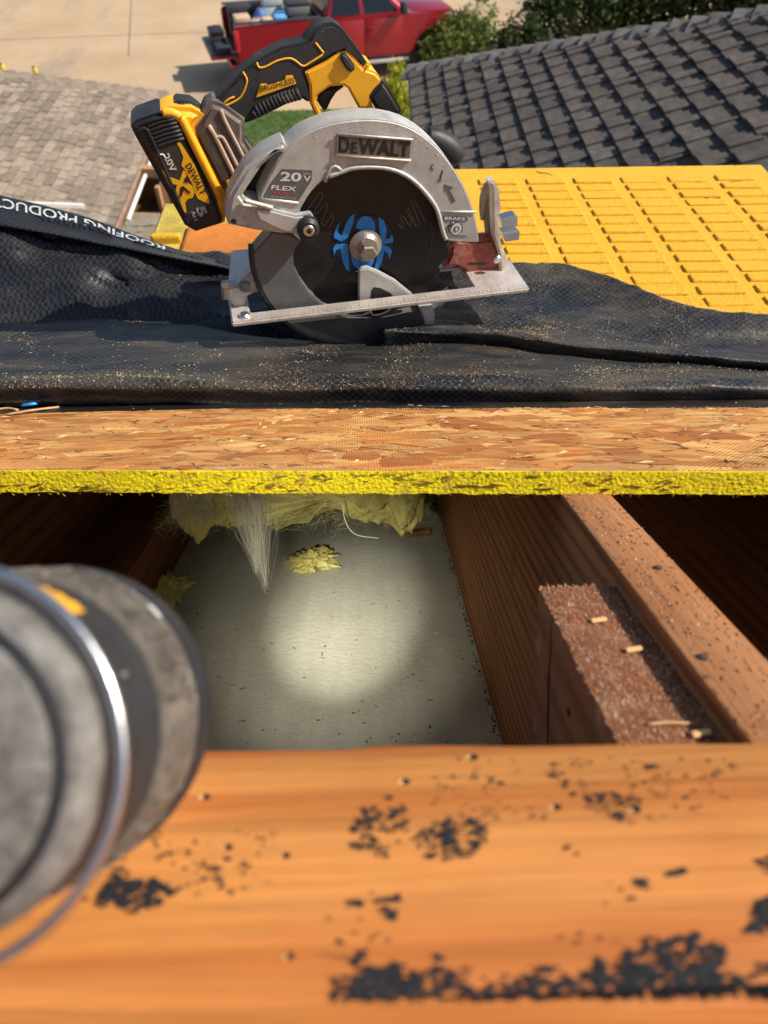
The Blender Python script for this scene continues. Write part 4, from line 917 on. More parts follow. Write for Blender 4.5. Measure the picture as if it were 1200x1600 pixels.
def sheet(name, rows, nu, nv, mat, wr=.002, ws=18, seed=0, thick=.0012, label=None, uvs=1., crease=0):
    G_ = loft(rows, nu, nv); nvv, nuu = G_.shape[:2]
    du = np.zeros((nvv, nuu)); dv = np.zeros((nvv, nuu))
    du[:, 1:] = np.cumsum(np.linalg.norm(np.diff(G_, axis=1), axis=2), axis=1); dv[1:, :] = np.cumsum(np.linalg.norm(np.diff(G_, axis=0), axis=2), axis=0)
    du = np.repeat(du.mean(axis=0)[None], nvv, 0)
    for i in range(nvv):
        for j in range(nuu):
            p = Vector(G_[i, j]); q = Vector((p.x*ws, dv[i, j]*ws*1.7, seed))
            f = min(1, i/4, (nvv-1-i)/4)
            k = (mnoise.noise(q)+.5*mnoise.noise(q*2.3)+.25*mnoise.noise(q*5.1))*wr*f
            if crease:
                cq = dv[i, j]*30+du[0, j]*6; k += crease*f*((1-abs(mnoise.noise(Vector((cq, du[0, j]*2.2, seed)))))**4-.35+.5*(1-abs(mnoise.noise(Vector((cq*2.1+3, du[0, j]*5, seed+4)))))**6)
            G_[i, j] += np.array(NR*k)
    V = [Vector(x) for x in G_.reshape(-1, 3)]
    uv = np.stack([du, dv], axis=-1).reshape(-1, 2)*uvs
    o = link_mesh(name, V, grid_faces(nvv, nuu), mat, und, smooth=True, uv=uv)
    md = o.modifiers.new('thickness', 'SOLIDIFY'); md.thickness = thick; md.offset = 0
    DUST.append(G_); return o
xs = (-120, 60, 200, 340, 480, 600, 720, 860, 1000, 1140, 1330)
ytop = (506, 505, 504, 517, 536, 540, 537, 553, 566, 576, 588)
ttop = tuple(.978*793/(y+447) for y in ytop)
ybot = (634, 634, 634, 633, 633, 633, 634, 635, 636, 636, 637)
rows = []
td = [t_deck(y+1) for y in ybot]
rows.append([PT(x, y+0, t+.030) for x, y, t in zip(xs, ybot, td)])
rows.append([PT(x, y-0, t+.010) for x, y, t in zip(xs, ybot, td)])
rows.append([PT(x, y-11, t+.004) for x, y, t in zip(xs, ybot, td)])
rows.append([PT(x, y-27, t-.006) for x, y, t in zip(xs, ybot, td)])
rows.append([PT(x, y-41, t+.002) for x, y, t in zip(xs, ybot, td)])
rows.append([PT(x, y-50, t+.024) for x, y, t in zip(xs, ybot, td)])
for f in (.35, .7): rows.append([PT(x, (y-50)*(1-f)+yt*f, (t+.024)*(1-f)+tt*f) for x, y, yt, t, tt in zip(xs, ybot, ytop, td, ttop)])
rows.append([PT(x, yt, tt) for x, yt, tt in zip(xs, ytop, ttop)])
rows.append([PT(x, yt+8, tt+.012) for x, yt, tt in zip(xs, ytop, ttop)])
rows.append([PT(x, yt+24, tt+.02) for x, yt, tt in zip(xs, ytop, ttop)])
sheet('front_fold', rows, 18, 8, m_und_d, .0026, 11, 1., crease=.0022)
# second fold on the right, humping up over the wedge
xs = (600, 680, 760, 830, 870, 950, 1040, 1120, 1200, 1330)
yl = (545, 538, 542, 552, 558, 566, 574, 580, 586, 596)
yc = (500, 500, 512, 512, 514, 520, 530, 536, 540, 546)      # crease between front roll and hump
yt = (426, 420, 414, 413, 412, 432, 470, 490, 494, 500)
tt = tuple(.952*793/(y+447) for y in yt); tl = tuple(.972*793/(y+447) for y in yl); tc_ = tuple(.972*793/(y+447) for y in yc)
rows = [[PT(x, y+14, t+.016) for x, y, t in zip(xs, yl, tl)], [PT(x, y+4, t+.008) for x, y, t in zip(xs, yl, tl)], [PT(x, y-9, t-.002) for x, y, t in zip(xs, yl, tl)],
        [PT(x, y-22, t-.011) for x, y, t in zip(xs, yl, tl)], [PT(x, c_+8, t-.012) for x, t, c_ in zip(xs, tc_, yc)], [PT(x, c_-5, t+.002) for x, t, c_ in zip(xs, tc_, yc)],
        [PT(x, c_*.55+y*.45, t2*.75+t*.25-.010) for x, t, t2, c_, y in zip(xs, tc_, tt, yc, yt)], [PT(x, c_*.25+y*.75, t2-.008) for x, t2, c_, y in zip(xs, tt, yc, yt)], [PT(x, y, t) for x, y, t in zip(xs, yt, tt)], [PT(x, y+8, t+.004) for x, y, t in zip(xs, yt, tt)], [PT(x, y+22, t+.006) for x, y, t in zip(xs, yt, tt)]]
sheet('right_fold', rows, 18, 8, m_und_d, .0026, 16, 4., crease=.003)
# tall flap at the left with the printed ribbon edge
xs = (-150, 0, 70, 130, 190, 250, 300, 350, 400, 450)
yr1 = (268, 306, 322, 338, 360, 381, 397, 410, 424, 438)     # upper edge of the ribbon
yr0 = (322, 350, 362, 374, 386, 398, 408, 418, 431, 444)     # lower edge of the ribbon
yb_ = (505, 505, 505, 505, 508, 512, 515, 520, 525, 530)
rows = [[PT(x, y+12, .835) for x, y in zip(xs, yb_)], [PT(x, y-6, .845) for x, y in zip(xs, yb_)],
        [PT(x, y*.78+r*.22+6*math.sin(x*.021), .862+.006*math.sin(x*.04)) for x, y, r in zip(xs, yb_, yr0)],
        [PT(x, y*.55+r*.45+9*math.sin(x*.019+2), .876+.012*math.sin(x*.035+1)) for x, y, r in zip(xs, yb_, yr0)],
        [PT(x, y*.3+r*.7+5*math.sin(x*.03+1), .892-.010*math.sin(x*.03+2)) for x, y, r in zip(xs, yb_, yr0)],
        [PT(x, y*.1+r*.9, .906) for x, y, r in zip(xs, yb_, yr0)], [PT(x, r+2, .905) for x, r in zip(xs, yr0)], [PT(x, r-2, .912) for x, r in zip(xs, yr0)]]
sheet('left_flap', rows, 18, 10, m_und, .0040, 17, 8., uvs=1, crease=.016)
def rib_pt(i, f, off=0): 
    return PT(xs[i], yr0[i]*(1-f)+yr1[i]*f, .888+.03*f-off)
rows = [[PT(x, r+3, .889) for x, r in zip(xs, yr0)], [PT(x, r, .885) for x, r in zip(xs, yr0)], [rib_pt(i, .35) for i in range(10)], [rib_pt(i, .75) for i in range(10)], [rib_pt(i, 1) for i in range(10)], [PT(x, r+8, .935) for x, r in zip(xs, yr1)], [PT(x, r+60, .96) for x, r in zip(xs, yr1)]]
sheet('printed_edge', rows, 14, 6, m_und, .0006, 20, 12., uvs=1)
# low folds behind the flap and under the saw
xs = (200, 270, 330, 390, 450, 510, 560, 610, 650, 690)
rows = [[PT(x, 540, .83) for x in xs], [PT(x, 515+8*math.sin(x*.03), .835) for x in xs], [PT(x, 492+9*math.sin(x*.025+1), .85) for x in xs], [PT(x, 462+7*math.sin(x*.03+2), .868) for x in xs], [PT(x, 432+6*math.sin(x*.02+1), .892) for x in xs], [PT(x, 406+5*math.sin(x*.03+.5), .925) for x in xs], [PT(x, 396+4*math.sin(x*.02), .95) for x in xs], [PT(x, 430, .97) for x in xs]]
sheet('middle_fold', rows, 12, 7, m_und, .004, 26, 16.)
# lower sheet that lies flat on the deck under the folds
o = rbox('under_sheet', -1.45, 1.45, YU+.004, 2.29, -H_O+.0006, -H_O+.0016, m_und, parent=und, bev=0)
# lettering on the ribbon, upside down as seen from above
def text_geo(txt, bold=.0, ext=0):
    cu = bpy.data.curves.new('txt', 'FONT'); cu.body = txt; cu.offset = bold; cu.resolution_u = 3; cu.space_character = 1.0
    ob = bpy.data.objects.new('txt', cu); COL.objects.link(ob)
    dg_ = bpy.context.evaluated_depsgraph_get(); me = bpy.data.meshes.new_from_object(ob.evaluated_get(dg_))
    P = np.array([(v_.co.x, v_.co.y) for v_ in me.vertices]); F = [list(p.vertices) for p in me.polygons]
    bpy.data.objects.remove(ob); bpy.data.curves.remove(cu); bpy.data.meshes.remove(me)
    mn = P.min(0); mx = P.max(0); return (P-mn)/(mx-mn), F
def subdiv(P, F, k):
    bm = bmesh.new(); vs = [bm.verts.new((x, y, 0)) for x, y in P]
    for f in F:
        try: bm.faces.new([vs[i] for i in f])
        except ValueError: pass
    bmesh.ops.triangulate(bm, faces=bm.faces)
    for i in range(1, k):
        bmesh.ops.bisect_plane(bm, geom=bm.verts[:]+bm.edges[:]+bm.faces[:], plane_co=(i/k, 0, 0), plane_no=(1, 0, 0))
    bm.verts.index_update(); P2_ = np.array([(v_.co.x, v_.co.y) for v_ in bm.verts]); F2 = [[v_.index for v_ in f.verts] for f in bm.faces]; bm.free(); return P2_, F2
Pn, Fn = text_geo('ROOFING PRODUCTS', .012); Pn, Fn = subdiv(Pn, Fn, 40)
rx = (-150, 0, 70, 130, 190, 250, 300, 350, 400, 450)
def ribbon(px, f): 
    y0_ = np.interp(px, rx, yr0); y1_ = np.interp(px, rx, yr1); return PT(px, y0_*(1-f)+y1_*f, .888+.03*f-.0034)
V = [ribbon(258-x*285, .94-.35*y) for x, y in Pn]
link_mesh('lettering', V, Fn, MAT('white_print', (.42, .45, .47), .6, 0, .15, 60, dirt=(.25, .26, .28), dirt_amt=0), und)
# sawdust on the folds
V = []; F = []; cs = []
def dust_on(G_, n, test):
    nvv, nuu = G_.shape[:2]; k = 0; tries = 0
    while k < n and tries < n*8:
        tries += 1; i = rng.randrange(2, nvv-2); j = rng.randrange(nuu-1)
        ra = rng.random(); p = Vector(G_[i, j]).lerp(Vector(G_[i, j+1]), ra).lerp(Vector(G_[i+1, j]).lerp(Vector(G_[i+1, j+1]), ra), rng.random())
        nn = (Vector(G_[i, j+1])-Vector(G_[i, j])).cross(Vector(G_[i+1, j])-Vector(G_[i, j])).normalized()
        if nn.z < 0: nn = -nn
        if nn.z < .45: continue
        d = p-C; t = d.dot(Fw); px = 600+FP*d.dot(Rt)/t; py = 800-FP*d.dot(Up)/t
        if mnoise.noise(Vector((px*.012, py*.03, 5)))+test(px, py) < rng.random()*.9-.1: continue
        a = nn.cross(Vector((rng.gauss(0, 1), rng.gauss(0, 1), rng.gauss(0, 1)))).normalized(); b = nn.cross(a); l = rng.uniform(.0002, .0008)*rng.choice((.6, .8, 1, 1.6)); q = p+nn*.0009
        i0 = len(V); V.extend([q-a*l, q+b*l*.5, q+a*l, q-b*l*.5, q+nn*l*.7]); F.extend([(i0, i0+1, i0+4), (i0+1, i0+2, i0+4), (i0+2, i0+3, i0+4), (i0+3, i0, i0+4)]); c0 = mul(rng.choice(((.48, .35, .20), (.40, .27, .14), (.58, .46, .30))), rng.uniform(.7, 1.1)); cs.extend([(*c0, 1)]*4); k += 1
dust_on(DUST[0], 9000, lambda x, y: .1+(.35 if y > 596 else 0)); dust_on(DUST[1], 8000, lambda x, y: .2+(.5 if 480 < y < 515 and 740 < x < 980 else 0)); dust_on(DUST[4], 700, lambda x, y: .1)
for _ in range(5500):       # line of sawdust where the sheet meets the board
    x = rng.uniform(-.6, .6); y = YU+SK*x-abs(rng.gauss(0, .006)); a = rng.uniform(0, 3.1); ux, uy = rot2(a); l = rng.uniform(.0003, .0012)
    fleck(rw(x, y+.002, -H_O+.0008), ux, uy, NR, l, l*.5, l*.6, mul(rng.choice(((.60, .42, .22), (.5, .32, .15), (.05, .045, .04), (.03, .03, .03))), rng.uniform(.7, 1.1)))
o = link_mesh('sawdust', V, F, m_tone, loc=rw(0, YU, -H_O), rot=ROOFROT, cols=cs); prop(o, 'tan sawdust sprinkled over the black underlayment folds', 'sawdust', kind='stuff')
# torn black paper strip under the fold's edge
bm = bmesh.new(); ring = []
for i in range(120):
    x = -.7+1.4*i/119; e = .004+.005*mnoise.noise(Vector((x*18, 2, 0)))+.003*mnoise.noise(Vector((x*60, 2, 0)))
    ring.append([bm.verts.new(rw(x, y+SK*x, z)) for y, z in ((YU-e-.003, -H_O+.0004), (YU-e-.003, -H_O+.0013), (YU+.03, -H_O+.0014))])
for A, B in zip(ring, ring[1:]):
    for k in (0, 1): bm.faces.new((A[k], B[k], B[k+1], A[k+1]))
bm_obj('torn_strip', bm, m_und_d, und)
# splinters, staple, straw
def stick(name, label, cat, pts, r_, mat, h):
    P = []
    for px, py, z in pts:
        x, y = rpix(px, py, h-z); P.append(rw(x, y, -h+z))
    bm = bmesh.new(); tube_bm(bm, cr(P, 4), r_, 5); o = bm_obj(name, bm, mat, None, loc=P[0], smooth=True); prop(o, label, cat)
m_spl = MAT('splinter', (.55, .32, .15), .8); m_spl2 = MAT('splinter_red', (.42, .17, .07), .8)
stick('splinter', 'long reddish wood splinter at the left end of the deck', 'splinter', [(-20, 630, .002), (30, 633, .003), (62, 630, .002)], .0016, m_spl2, H_O)
stick('splinter', 'pale curved wood shaving below the blue plastic bit', 'splinter', [(8, 648, .002), (50, 641, .004), (92, 636, .002)], .0012, m_spl, H_O)
stick('splinter', 'thin broken splinter at the far left edge, nearest the hole', 'splinter', [(-25, 643, .002), (10, 638, .003), (28, 641, .002)], .0013, m_spl, H_O)
stick('plastic_bit', 'small bright blue plastic bit among splinters at the left', 'plastic bit', [(34, 634, .004), (52, 631, .006), (66, 629, .004)], .0018, MAT('blue_plastic', (.03, .30, .70), .4), H_O)
stick('wire_staple', 'thin dark wire lying along the edge of the underlayment', 'wire', [(597, 634, .003), (640, 636, .003), (702, 635, .003)], .0009, MAT('dark_wire', (.05, .05, .05), .4, .6), H_O)
o_ = (725, 603)
bm = bmesh.new(); tube_bm(bm, cr([PT(720, 615, .655), PT(727, 608, .653), PT(727, 600, .655), PT(722, 595, .66)], 5), .0005, 5); o = bm_obj('straw', bm, m_spl, None, loc=PT(720, 615, .655), smooth=True); prop(o, 'tiny curled wood shaving on the front underlayment fold', 'shaving')
gr_ = thing('dry_weed', 'small tuft of dry pale grass caught between the underlayment folds', 'weed', PT(916, 556, .785))
def g4():
    s0 = PT(918, 556, .784); return cr([s0, PT(918+rng.gauss(0, 8), 552+rng.gauss(0, 2), .783), PT(918+rng.gauss(0, 15), 550+rng.gauss(0, 5), .782)], 3)
strands(gr_, g4, 26, .0005, None, 'blades', tone=[(.55, .47, .30), (.45, .38, .24)])
bm = bmesh.new(); tube_bm(bm, [PT(797, 778, .56), PT(825, 772, .553), PT(853, 767, .55)], [.0004, .0008, .0003], 5); o = bm_obj('splinter', bm, MAT('yellow_splinter', (.70, .50, .12), .8), None, loc=PT(797, 778, .56), smooth=True); prop(o, 'thin yellow splinter hanging from the painted deck edge above the rafter', 'splinter')
bm = bmesh.new(); tube_bm(bm, cr([PT(1010, 1132, .2705), PT(1045, 1129, .2712), PT(1085, 1131, .2708)], 3), [.0007]*7, 5); o = bm_obj('splinter', bm, m_spl, None, loc=PT(1010, 1132, .2705), smooth=True); prop(o, 'pale splinter lying across the rough block beside the rafter', 'splinter')
for i, (px, py, lab) in enumerate(((935, 972, 'pale wood chip on the rough block, the upper one'), (990, 1018, 'rounded pale chip in the shadow on the rough block'), (1095, 1150, 'pale chip at the near end of the rough block'))):
    x, y = rpix(px, py, HB); bm = hexa(box_pts(lambda a, b, c_: rw(x+a, y+b+a*.2, -HB+c_), -.004, .004, -.0015, .0015, .0005, .002), .0006); o = bm_obj('wood_chip', bm, m_chip, None, loc=rw(x, y, -HB), rot=ROOFROT); prop(o, lab, 'wood chip')

# ------------------------------------------------------------------ circular saw
YAW = R(11); sn = Vector((math.sin(YAW), -math.cos(YAW), 0)); A0 = PT(570, 381, .724)
def SP(px, py, w_=0): return plane(px, py, A0+sn*w_, sn)
W0 = .034
su = (SP(828, 450, W0)-SP(362, 505, W0)).normalized(); sv = su.cross(-sn).normalized(); sv = sv if sv.z > 0 else -sv
def SL(u_, v_, w_): return A0+su*u_+sv*v_+sn*w_
def loc_uv(p): d = p-A0; return d.dot(su), d.dot(sv)
gb = SP(585, 538, 0)
saw = thing('circular_saw', 'yellow and black cordless circular saw with grey guard standing on the underlayment', 'circular saw', gb)
print('saw radius lower', (SP(393, 381)-A0).length, 'bottom', (gb-A0).length, 'shoe len', (SP(828, 450, W0)-SP(362, 505, W0)).length)
def ext(name, pts, wf, wb, mat, parent=None, bev=.0015, seg=2, sm=0, auto=38, wm=None):
    if sm: pts = [tuple(p) for p in cr(pts, sm, True)]
    wm = wf if wm is None else wm
    A = [SP(x, y, wm)+sn*(wf-wm) for x, y in pts]
    bm = bmesh.new(); a = [bm.verts.new(p) for p in A]; b = [bm.verts.new(p+sn*(wb-wf)) for p in A]; k = len(a)
    f0 = bm.faces.new(a); f1 = bm.faces.new(b[::-1])
    for i in range(k): bm.faces.new((a[i], b[i], b[(i+1) % k], a[(i+1) % k]))
    bmesh.ops.recalc_face_normals(bm, faces=bm.faces)
    if bev: bmesh.ops.bevel(bm, geom=list(f0.edges)+list(f1.edges), offset=bev, segments=seg, affect='EDGES', clamp_overlap=True)
    return bm_obj(name, bm, mat, parent or saw, auto=auto)
def stroke(name, pts, w_, r_, mat, parent, sm=4, flat=1.):
    P = [SP(x, y, w_) for x, y in pts]
    if sm: P = [Vector(q) for q in cr(P, sm)]
    bm = bmesh.new(); tube_bm(bm, P, r_, 6); return bm_obj(name, bm, mat, parent, smooth=True)
def sdecal(txt, quad, w_, mat, parent, bold=.0, th=.0003, name='lettering'):
    P, F = text_geo(txt, bold); TL, TR, BR, BL = [np.array(q, float) for q in quad]; V = []
    for x, y in P:
        a = BL*(1-x)+BR*x; b = TL*(1-x)+TR*x; q = a*(1-y)+b*y; V.append(SP(q[0], q[1], w_))
    return link_mesh(name, V, F, mat, parent)
def disc(name, R_, w0, w1, mat, parent=None, n=64, c=(0, 0), bev=.0005, R2=None):
    bm = bmesh.new(); R2 = R2 or R_
    lathe_bm(bm, [(R_*.2, w0), (R_-bev, w0), (R_, w0+bev), (R2, w1-bev), (R2-bev, w1), (R2*.2, w1)], SL(c[0], c[1], 0), sn, n, su); return bm_obj(name, bm, mat, parent or saw, auto=35)
RB = (SP(706, 381)-A0).length
# blade with carbide teeth
bm = bmesh.new(); nT = 24; ringf = []; ringb = []
for i in range(nT*4):
    a = 2*math.pi*i/(nT*4); r_ = RB*(1., .985, .93, .95)[i % 4]
    ringf.append(bm.verts.new(SL(r_*math.cos(a), r_*math.sin(a), .001))); ringb.append(bm.verts.new(SL(r_*math.cos(a), r_*math.sin(a), -.001)))
bm.faces.new(ringf); bm.faces.new(ringb[::-1])
for i in range(nT*4): j = (i+1) % (nT*4); bm.faces.new((ringf[i], ringb[i], ringb[j], ringf[j]))
bl = bm_obj('blade', bm, m_blade, saw)
m_slot = MAT('laser_slot', (.16, .13, .11), .5, .3)
for pts in ([(478, 331), (487, 318), (500, 300), (503, 309), (491, 330), (494, 334), (497, 331), (509, 318), (511, 326), (502, 345), (505, 352), (509, 349), (518, 336), (520, 344), (514, 356)],
            [(622, 348), (628, 357), (630, 350), (625, 338), (630, 338), (641, 353), (643, 344), (634, 327), (638, 326), (650, 352), (655, 348), (643, 316), (648, 314), (664, 346)]):
    stroke('slot', pts, .0014, .0005, m_slot, bl, 3)
stroke('scratch', [(672, 345), (675, 372), (668, 405), (656, 430)], .0012, .0004, MAT('scratch', (.06, .055, .05), .4), bl, 4)
disc('logo_ring', (SP(614, 381)-A0).length*1.02, .001, .0013, MAT('blade_centre', (.012, .02, .045), .35), bl)
# blue spider emblem: body, abdomen and eight legs
def z4(x, y): return 480+x*.1833, 310+y*.1833
def blue(pts, sm=0): return ext('emblem', [z4(*p) for p in pts], .0019, .0014, m_blue, bl, 0, sm=sm, auto=None)
blue([(415, 250), (430, 195), (465, 160), (500, 150), (540, 163), (572, 200), (585, 270), (500, 300)])
blue([(370, 500), (395, 570), (430, 605), (500, 612), (545, 585), (572, 520), (560, 480), (380, 480)])
blue([(405, 135), (372, 150), (330, 215), (302, 300), (290, 370), (350, 330), (385, 225)])
blue([(608, 155), (655, 190), (678, 270), (660, 380), (610, 380), (625, 320), (612, 240)])
blue([(285, 390), (350, 390), (350, 450), (362, 620), (335, 610), (305, 545), (290, 470)])
blue([(660, 385), (655, 460), (630, 560), (600, 612), (568, 612), (590, 540), (610, 430), (600, 380)])
blue([(285, 195), (262, 255), (265, 300), (300, 325), (320, 355), (290, 365), (232, 340), (228, 310), (250, 240)])
blue([(300, 395), (240, 395), (220, 430), (232, 490), (245, 440), (275, 430), (320, 410)])
blue([(655, 350), (705, 340), (722, 300), (735, 345), (728, 375), (655, 388)])
blue([(655, 400), (700, 415), (725, 445), (700, 525), (692, 470), (650, 440)])
ar = disc('arbor_washer', (SP(595, 381)-A0).length, .0012, .009, m_steel, saw, 48, bev=.003, R2=(SP(595, 381)-A0).length*.8)
bm = bmesh.new(); hr = (SP(583, 381)-A0).length; lathe_bm(bm, [(hr*1.25, .0085), (hr*1.2, .0112), (hr, .0113), (hr, .019), (hr*.85, .0205), (.001, .0205)], SL(0, -.001, 0), sn, 6, su); bm_obj('bolt', bm, m_steel, ar, auto=30)
# lower guard: crescent that wraps the blade
RL = (SP(393, 381)-A0).length
outer = [SL(RL*math.cos(a), RL*math.sin(a), .012) for a in np.linspace(R(176), R(326), 40)]
def to_px(p): d = p-C; t = d.dot(Fw); return 600+FP*d.dot(Rt)/t, 800-FP*d.dot(Up)/t
opx = [to_px(p) for p in outer]
inner = [(676, 484), (640, 488), (590, 500), (545, 497), (520, 487), (503, 475), (484, 459), (469, 438), (460, 420), (458, 400), (461, 388), (470, 378), (455, 366), (425, 362)]
lgd = ext('lower_guard', opx+inner, .012, -.009, m_lg, saw, .0015)
lgr = [SL((RL+.0016)*math.cos(a), (RL+.0016)*math.sin(a), .0) for a in np.linspace(R(172), R(300), 36)]
bm = bmesh.new(); tube_bm(bm, [p+sn*.009 for p in lgr], .0028, 8); bm_obj('rim', bm, m_blackp, lgd, smooth=True)
ext('lift_lever', [(561, 421), (574, 419), (592, 426), (618, 440), (645, 462), (648, 474), (561, 476)], .0135, .006, m_alu, lgd, .0012)
ext('lever_opening', [(580, 455), (584, 449), (594, 450), (610, 458), (618, 466), (580, 470)], .0139, .0134, m_blackp, lgd, 0)
ext('guard_tip', [(655, 480), (676, 478), (680, 492), (677, 515), (668, 526), (656, 524), (664, 505)], .0145, -.006, m_alu, lgd, .0015)
stroke('guard_line', [(533, 487), (545, 493), (565, 492), (580, 487)], .0128, .0008, m_alu2, lgd); stroke('guard_line', [(578, 486), (584, 492), (600, 489), (614, 480)], .0128, .0009, m_alu2, lgd)
ext('guard_face', [(464, 505), (520, 500), (600, 496), (655, 488), (661, 505), (650, 523), (620, 533), (585, 536), (545, 533), (505, 521), (480, 512)], .0128, .0119, MAT('smoked_grey_dark', (.05, .05, .052), .3, 0, .2, 60, dirt=(.16, .15, .13), dirt_amt=0), lgd, .0003)
# upper guard
ug = ext('upper_guard', sm=3, pts=[(443, 238), (470, 213), (515, 194), (570, 187), (620, 192), (660, 211), (695, 244), (722, 285), (740, 330), (748, 372), (742, 379), (702, 377), (693, 366), (682, 327), (660, 297), (634, 275), (600, 263), (556, 263), (530, 271), (513, 276), (487, 299), (470, 326), (462, 338), (414, 318), (405, 309), (425, 268)], wf=.016, wb=-.014, mat=m_alu, parent=saw, bev=.004, seg=3)
stroke('rim', [(513, 276), (535, 268), (556, 262), (600, 262), (634, 274), (660, 296), (682, 326), (692, 362), (697, 374)], .0165, .0022, m_alu, ug)
stroke('rim', [(508, 284), (514, 267), (524, 259), (534, 268)], .0165, .0018, m_alu, ug, 2)
stroke('rim', [(690, 331), (744, 331)], .0163, .0012, m_alu, ug, 0)
stroke('rim', [(408, 311), (440, 314), (466, 317)], .0163, .0014, m_alu2, ug, 0)
rb_ = ext('rear_bracket', [(443, 224), (449, 232), (446, 239), (432, 240), (408, 262), (388, 292), (378, 308), (384, 316), (412, 319), (440, 332), (468, 345), (480, 352), (470, 366), (440, 366), (398, 361), (357, 352), (353, 342), (360, 305), (383, 264), (415, 237)], .018, -.012, m_alu, saw, .0035, 3)
disc('screw_hole', .0026, .0181, .0184, m_blackp, rb_, 16, loc_uv(SP(365, 346, .018)))
ext('slot_back', [(446, 236), (420, 236), (380, 290), (372, 316), (420, 325), (440, 260)], -.011, -.016, m_blackp, saw, 0)
stroke('lever', [(380, 313), (400, 318), (426, 325)], .0215, .0022, m_alu2, rb_, 3)
ext('lever_arm', [(395, 325), (415, 326), (462, 338), (486, 335), (496, 348), (492, 366), (474, 370), (440, 362), (405, 345)], .022, .012, m_alu, rb_, .002)
bo = disc('pivot_boss', .0105, .012, .029, m_blackp, rb_, 28, loc_uv(SP(482, 358, .026)), .003); disc('screw', .0055, .0288, .0302, m_chrome, bo, 20, loc_uv(SP(482, 358, .026)), .0008); disc('socket', .003, .0300, .0305, m_blackp, bo, 6, loc_uv(SP(482, 358, .026)), .0003)
# raised name plate and prints on the guard
ext('name_plate', [(526, 208), (646, 217), (643, 252), (524, 243)], .0178, .0158, m_alu, ug, .0012)
ext('plate_field', [(529, 213), (642, 221), (640, 247), (528, 239)], .0182, .0177, MAT('plate_grey', (.13, .125, .12), .5, .3), ug, .0003)
for cnr in ([(526, 209), (645, 218)], [(525, 243), (642, 251)]): stroke('plate_rail', cnr, .0185, .001, m_alu2, ug, 0)
m_ltr = MAT('letter_black', (.012, .012, .012), .5, 0, .3, 80)
sdecal('D', ((530, 213), (547, 215), (546, 240), (529, 238)), .0186, m_ltr, ug, .03); sdecal('E', ((549, 221), (559, 222), (558, 241), (548, 240)), .0186, m_ltr, ug, .03); sdecal('WALT', ((561, 216), (642, 222), (639, 247), (559, 241)), .0186, m_ltr, ug, .03)
lb = ext('voltage_label', [(440, 264), (488, 266), (487, 282), (464, 318), (409, 312), (422, 288)], .0165, .0158, m_label, ug, .0002)
sdecal('20', ((439, 268), (472, 270), (470, 284), (437, 283)), .0168, m_pale, lb, .03); sdecal('V', ((474, 274), (486, 275), (483, 284), (476, 284)), .0168, m_pale, lb, .02); sdecal('MAX', ((474, 270), (486, 271), (486, 273), (474, 272)), .0168, m_pale, lb)
sdecal('FLEX', ((425, 289), (464, 292), (462, 299), (423, 296)), .0168, m_pale, lb, .02); sdecal('VOLT', ((426, 298), (463, 301), (461, 306), (424, 303)), .0168, m_redp, lb, .02); sdecal('ADVANTAGE', ((424, 305), (464, 308), (462, 312), (422, 309)), .0168, m_grey_print, lb)
ext('arrow', [(695, 288), (708, 292), (706, 296), (702, 295), (712, 314), (707, 317), (698, 296), (696, 300)], .0165, .016, m_label, ug, 0)
stroke('scuff', [(678, 255), (674, 260), (677, 266)], .0161, .0006, m_label, ug, 2); stroke('scuff', [(693, 265), (689, 276), (688, 282)], .0161, .0009, m_label, ug, 2)
bk = ext('brake_print', [(694, 337), (728, 338), (731, 341), (730, 346), (694, 345), (690, 341)], .0166, .0159, m_label, ug, 0); sdecal('BRAKE', ((695, 338.5), (727, 339.5), (727, 344.5), (695, 343.5)), .0169, m_pale, bk, .02)
stroke('brake_print', [(692, 347), (697, 366), (730, 368)], .0163, .0007, m_label, ug, 0)
cb = loc_uv(SP(713, 357, .016)); disc('brake_print', .0068, .0160, .0165, m_label, ug, 24, cb); disc('brake_print', .0056, .0164, .0168, m_pale, ug, 24, cb); disc('brake_print', .003, .0167, .0171, m_label, ug, 16, cb); disc('brake_print', .0016, .0170, .0174, m_pale, ug, 12, cb)
stroke('brake_print', [(703, 361), (702, 352), (709, 347)], .0166, .0012, m_label, ug, 2)
# scratches and chips on the guard face
for i in range(46):
    a = R(rng.uniform(12, 168)); r_ = RL*rng.uniform(.72, .98); p = SL(r_*math.cos(a), r_*math.sin(a)+.01, .0162); px, py = to_px(p)
    if py > 262 or px < 470: continue
    b = rng.uniform(0, 6.28); l = rng.uniform(.5, 2.4); stroke('chip', [(px, py), (px+l*math.cos(b), py+l*math.sin(b))], .0161, .0004, m_pale if i % 2 else m_label, ug, 0)
# shoe (base plate)
uA, vA = loc_uv(SP(362, 505, W0)); uB, vB = loc_uv(SP(828, 450, W0)); th = .0055; vs_ = (vA+vB)/2
uh0 = loc_uv(SP(388, 470, .01))[0]; uh1 = loc_uv(SP(738, 425, .01))[0]
us_ = [uA, uh0, uh1, uB]; ws_ = [W0, .018, -.026, -.115]
bm = bmesh.new(); gv = {}
for i, u_ in enumerate(us_):
    for j, w_ in enumerate(ws_):
        for k, v_ in enumerate((vs_, vs_-th)):
            uu = u_+(.012 if (i == 0 and j == 3) else 0)+(-.02 if (i == 3 and j == 3) else 0)
            gv[i, j, k] = bm.verts.new(SL(uu, v_, w_))
cells = [(i, j) for i in range(3) for j in range(3) if not (i == 1 and j == 1)]
for i, j in cells:
    for k in (0, 1): bm.faces.new([gv[a, b, k] for a, b in ((i, j), (i+1, j), (i+1, j+1), (i, j+1))])
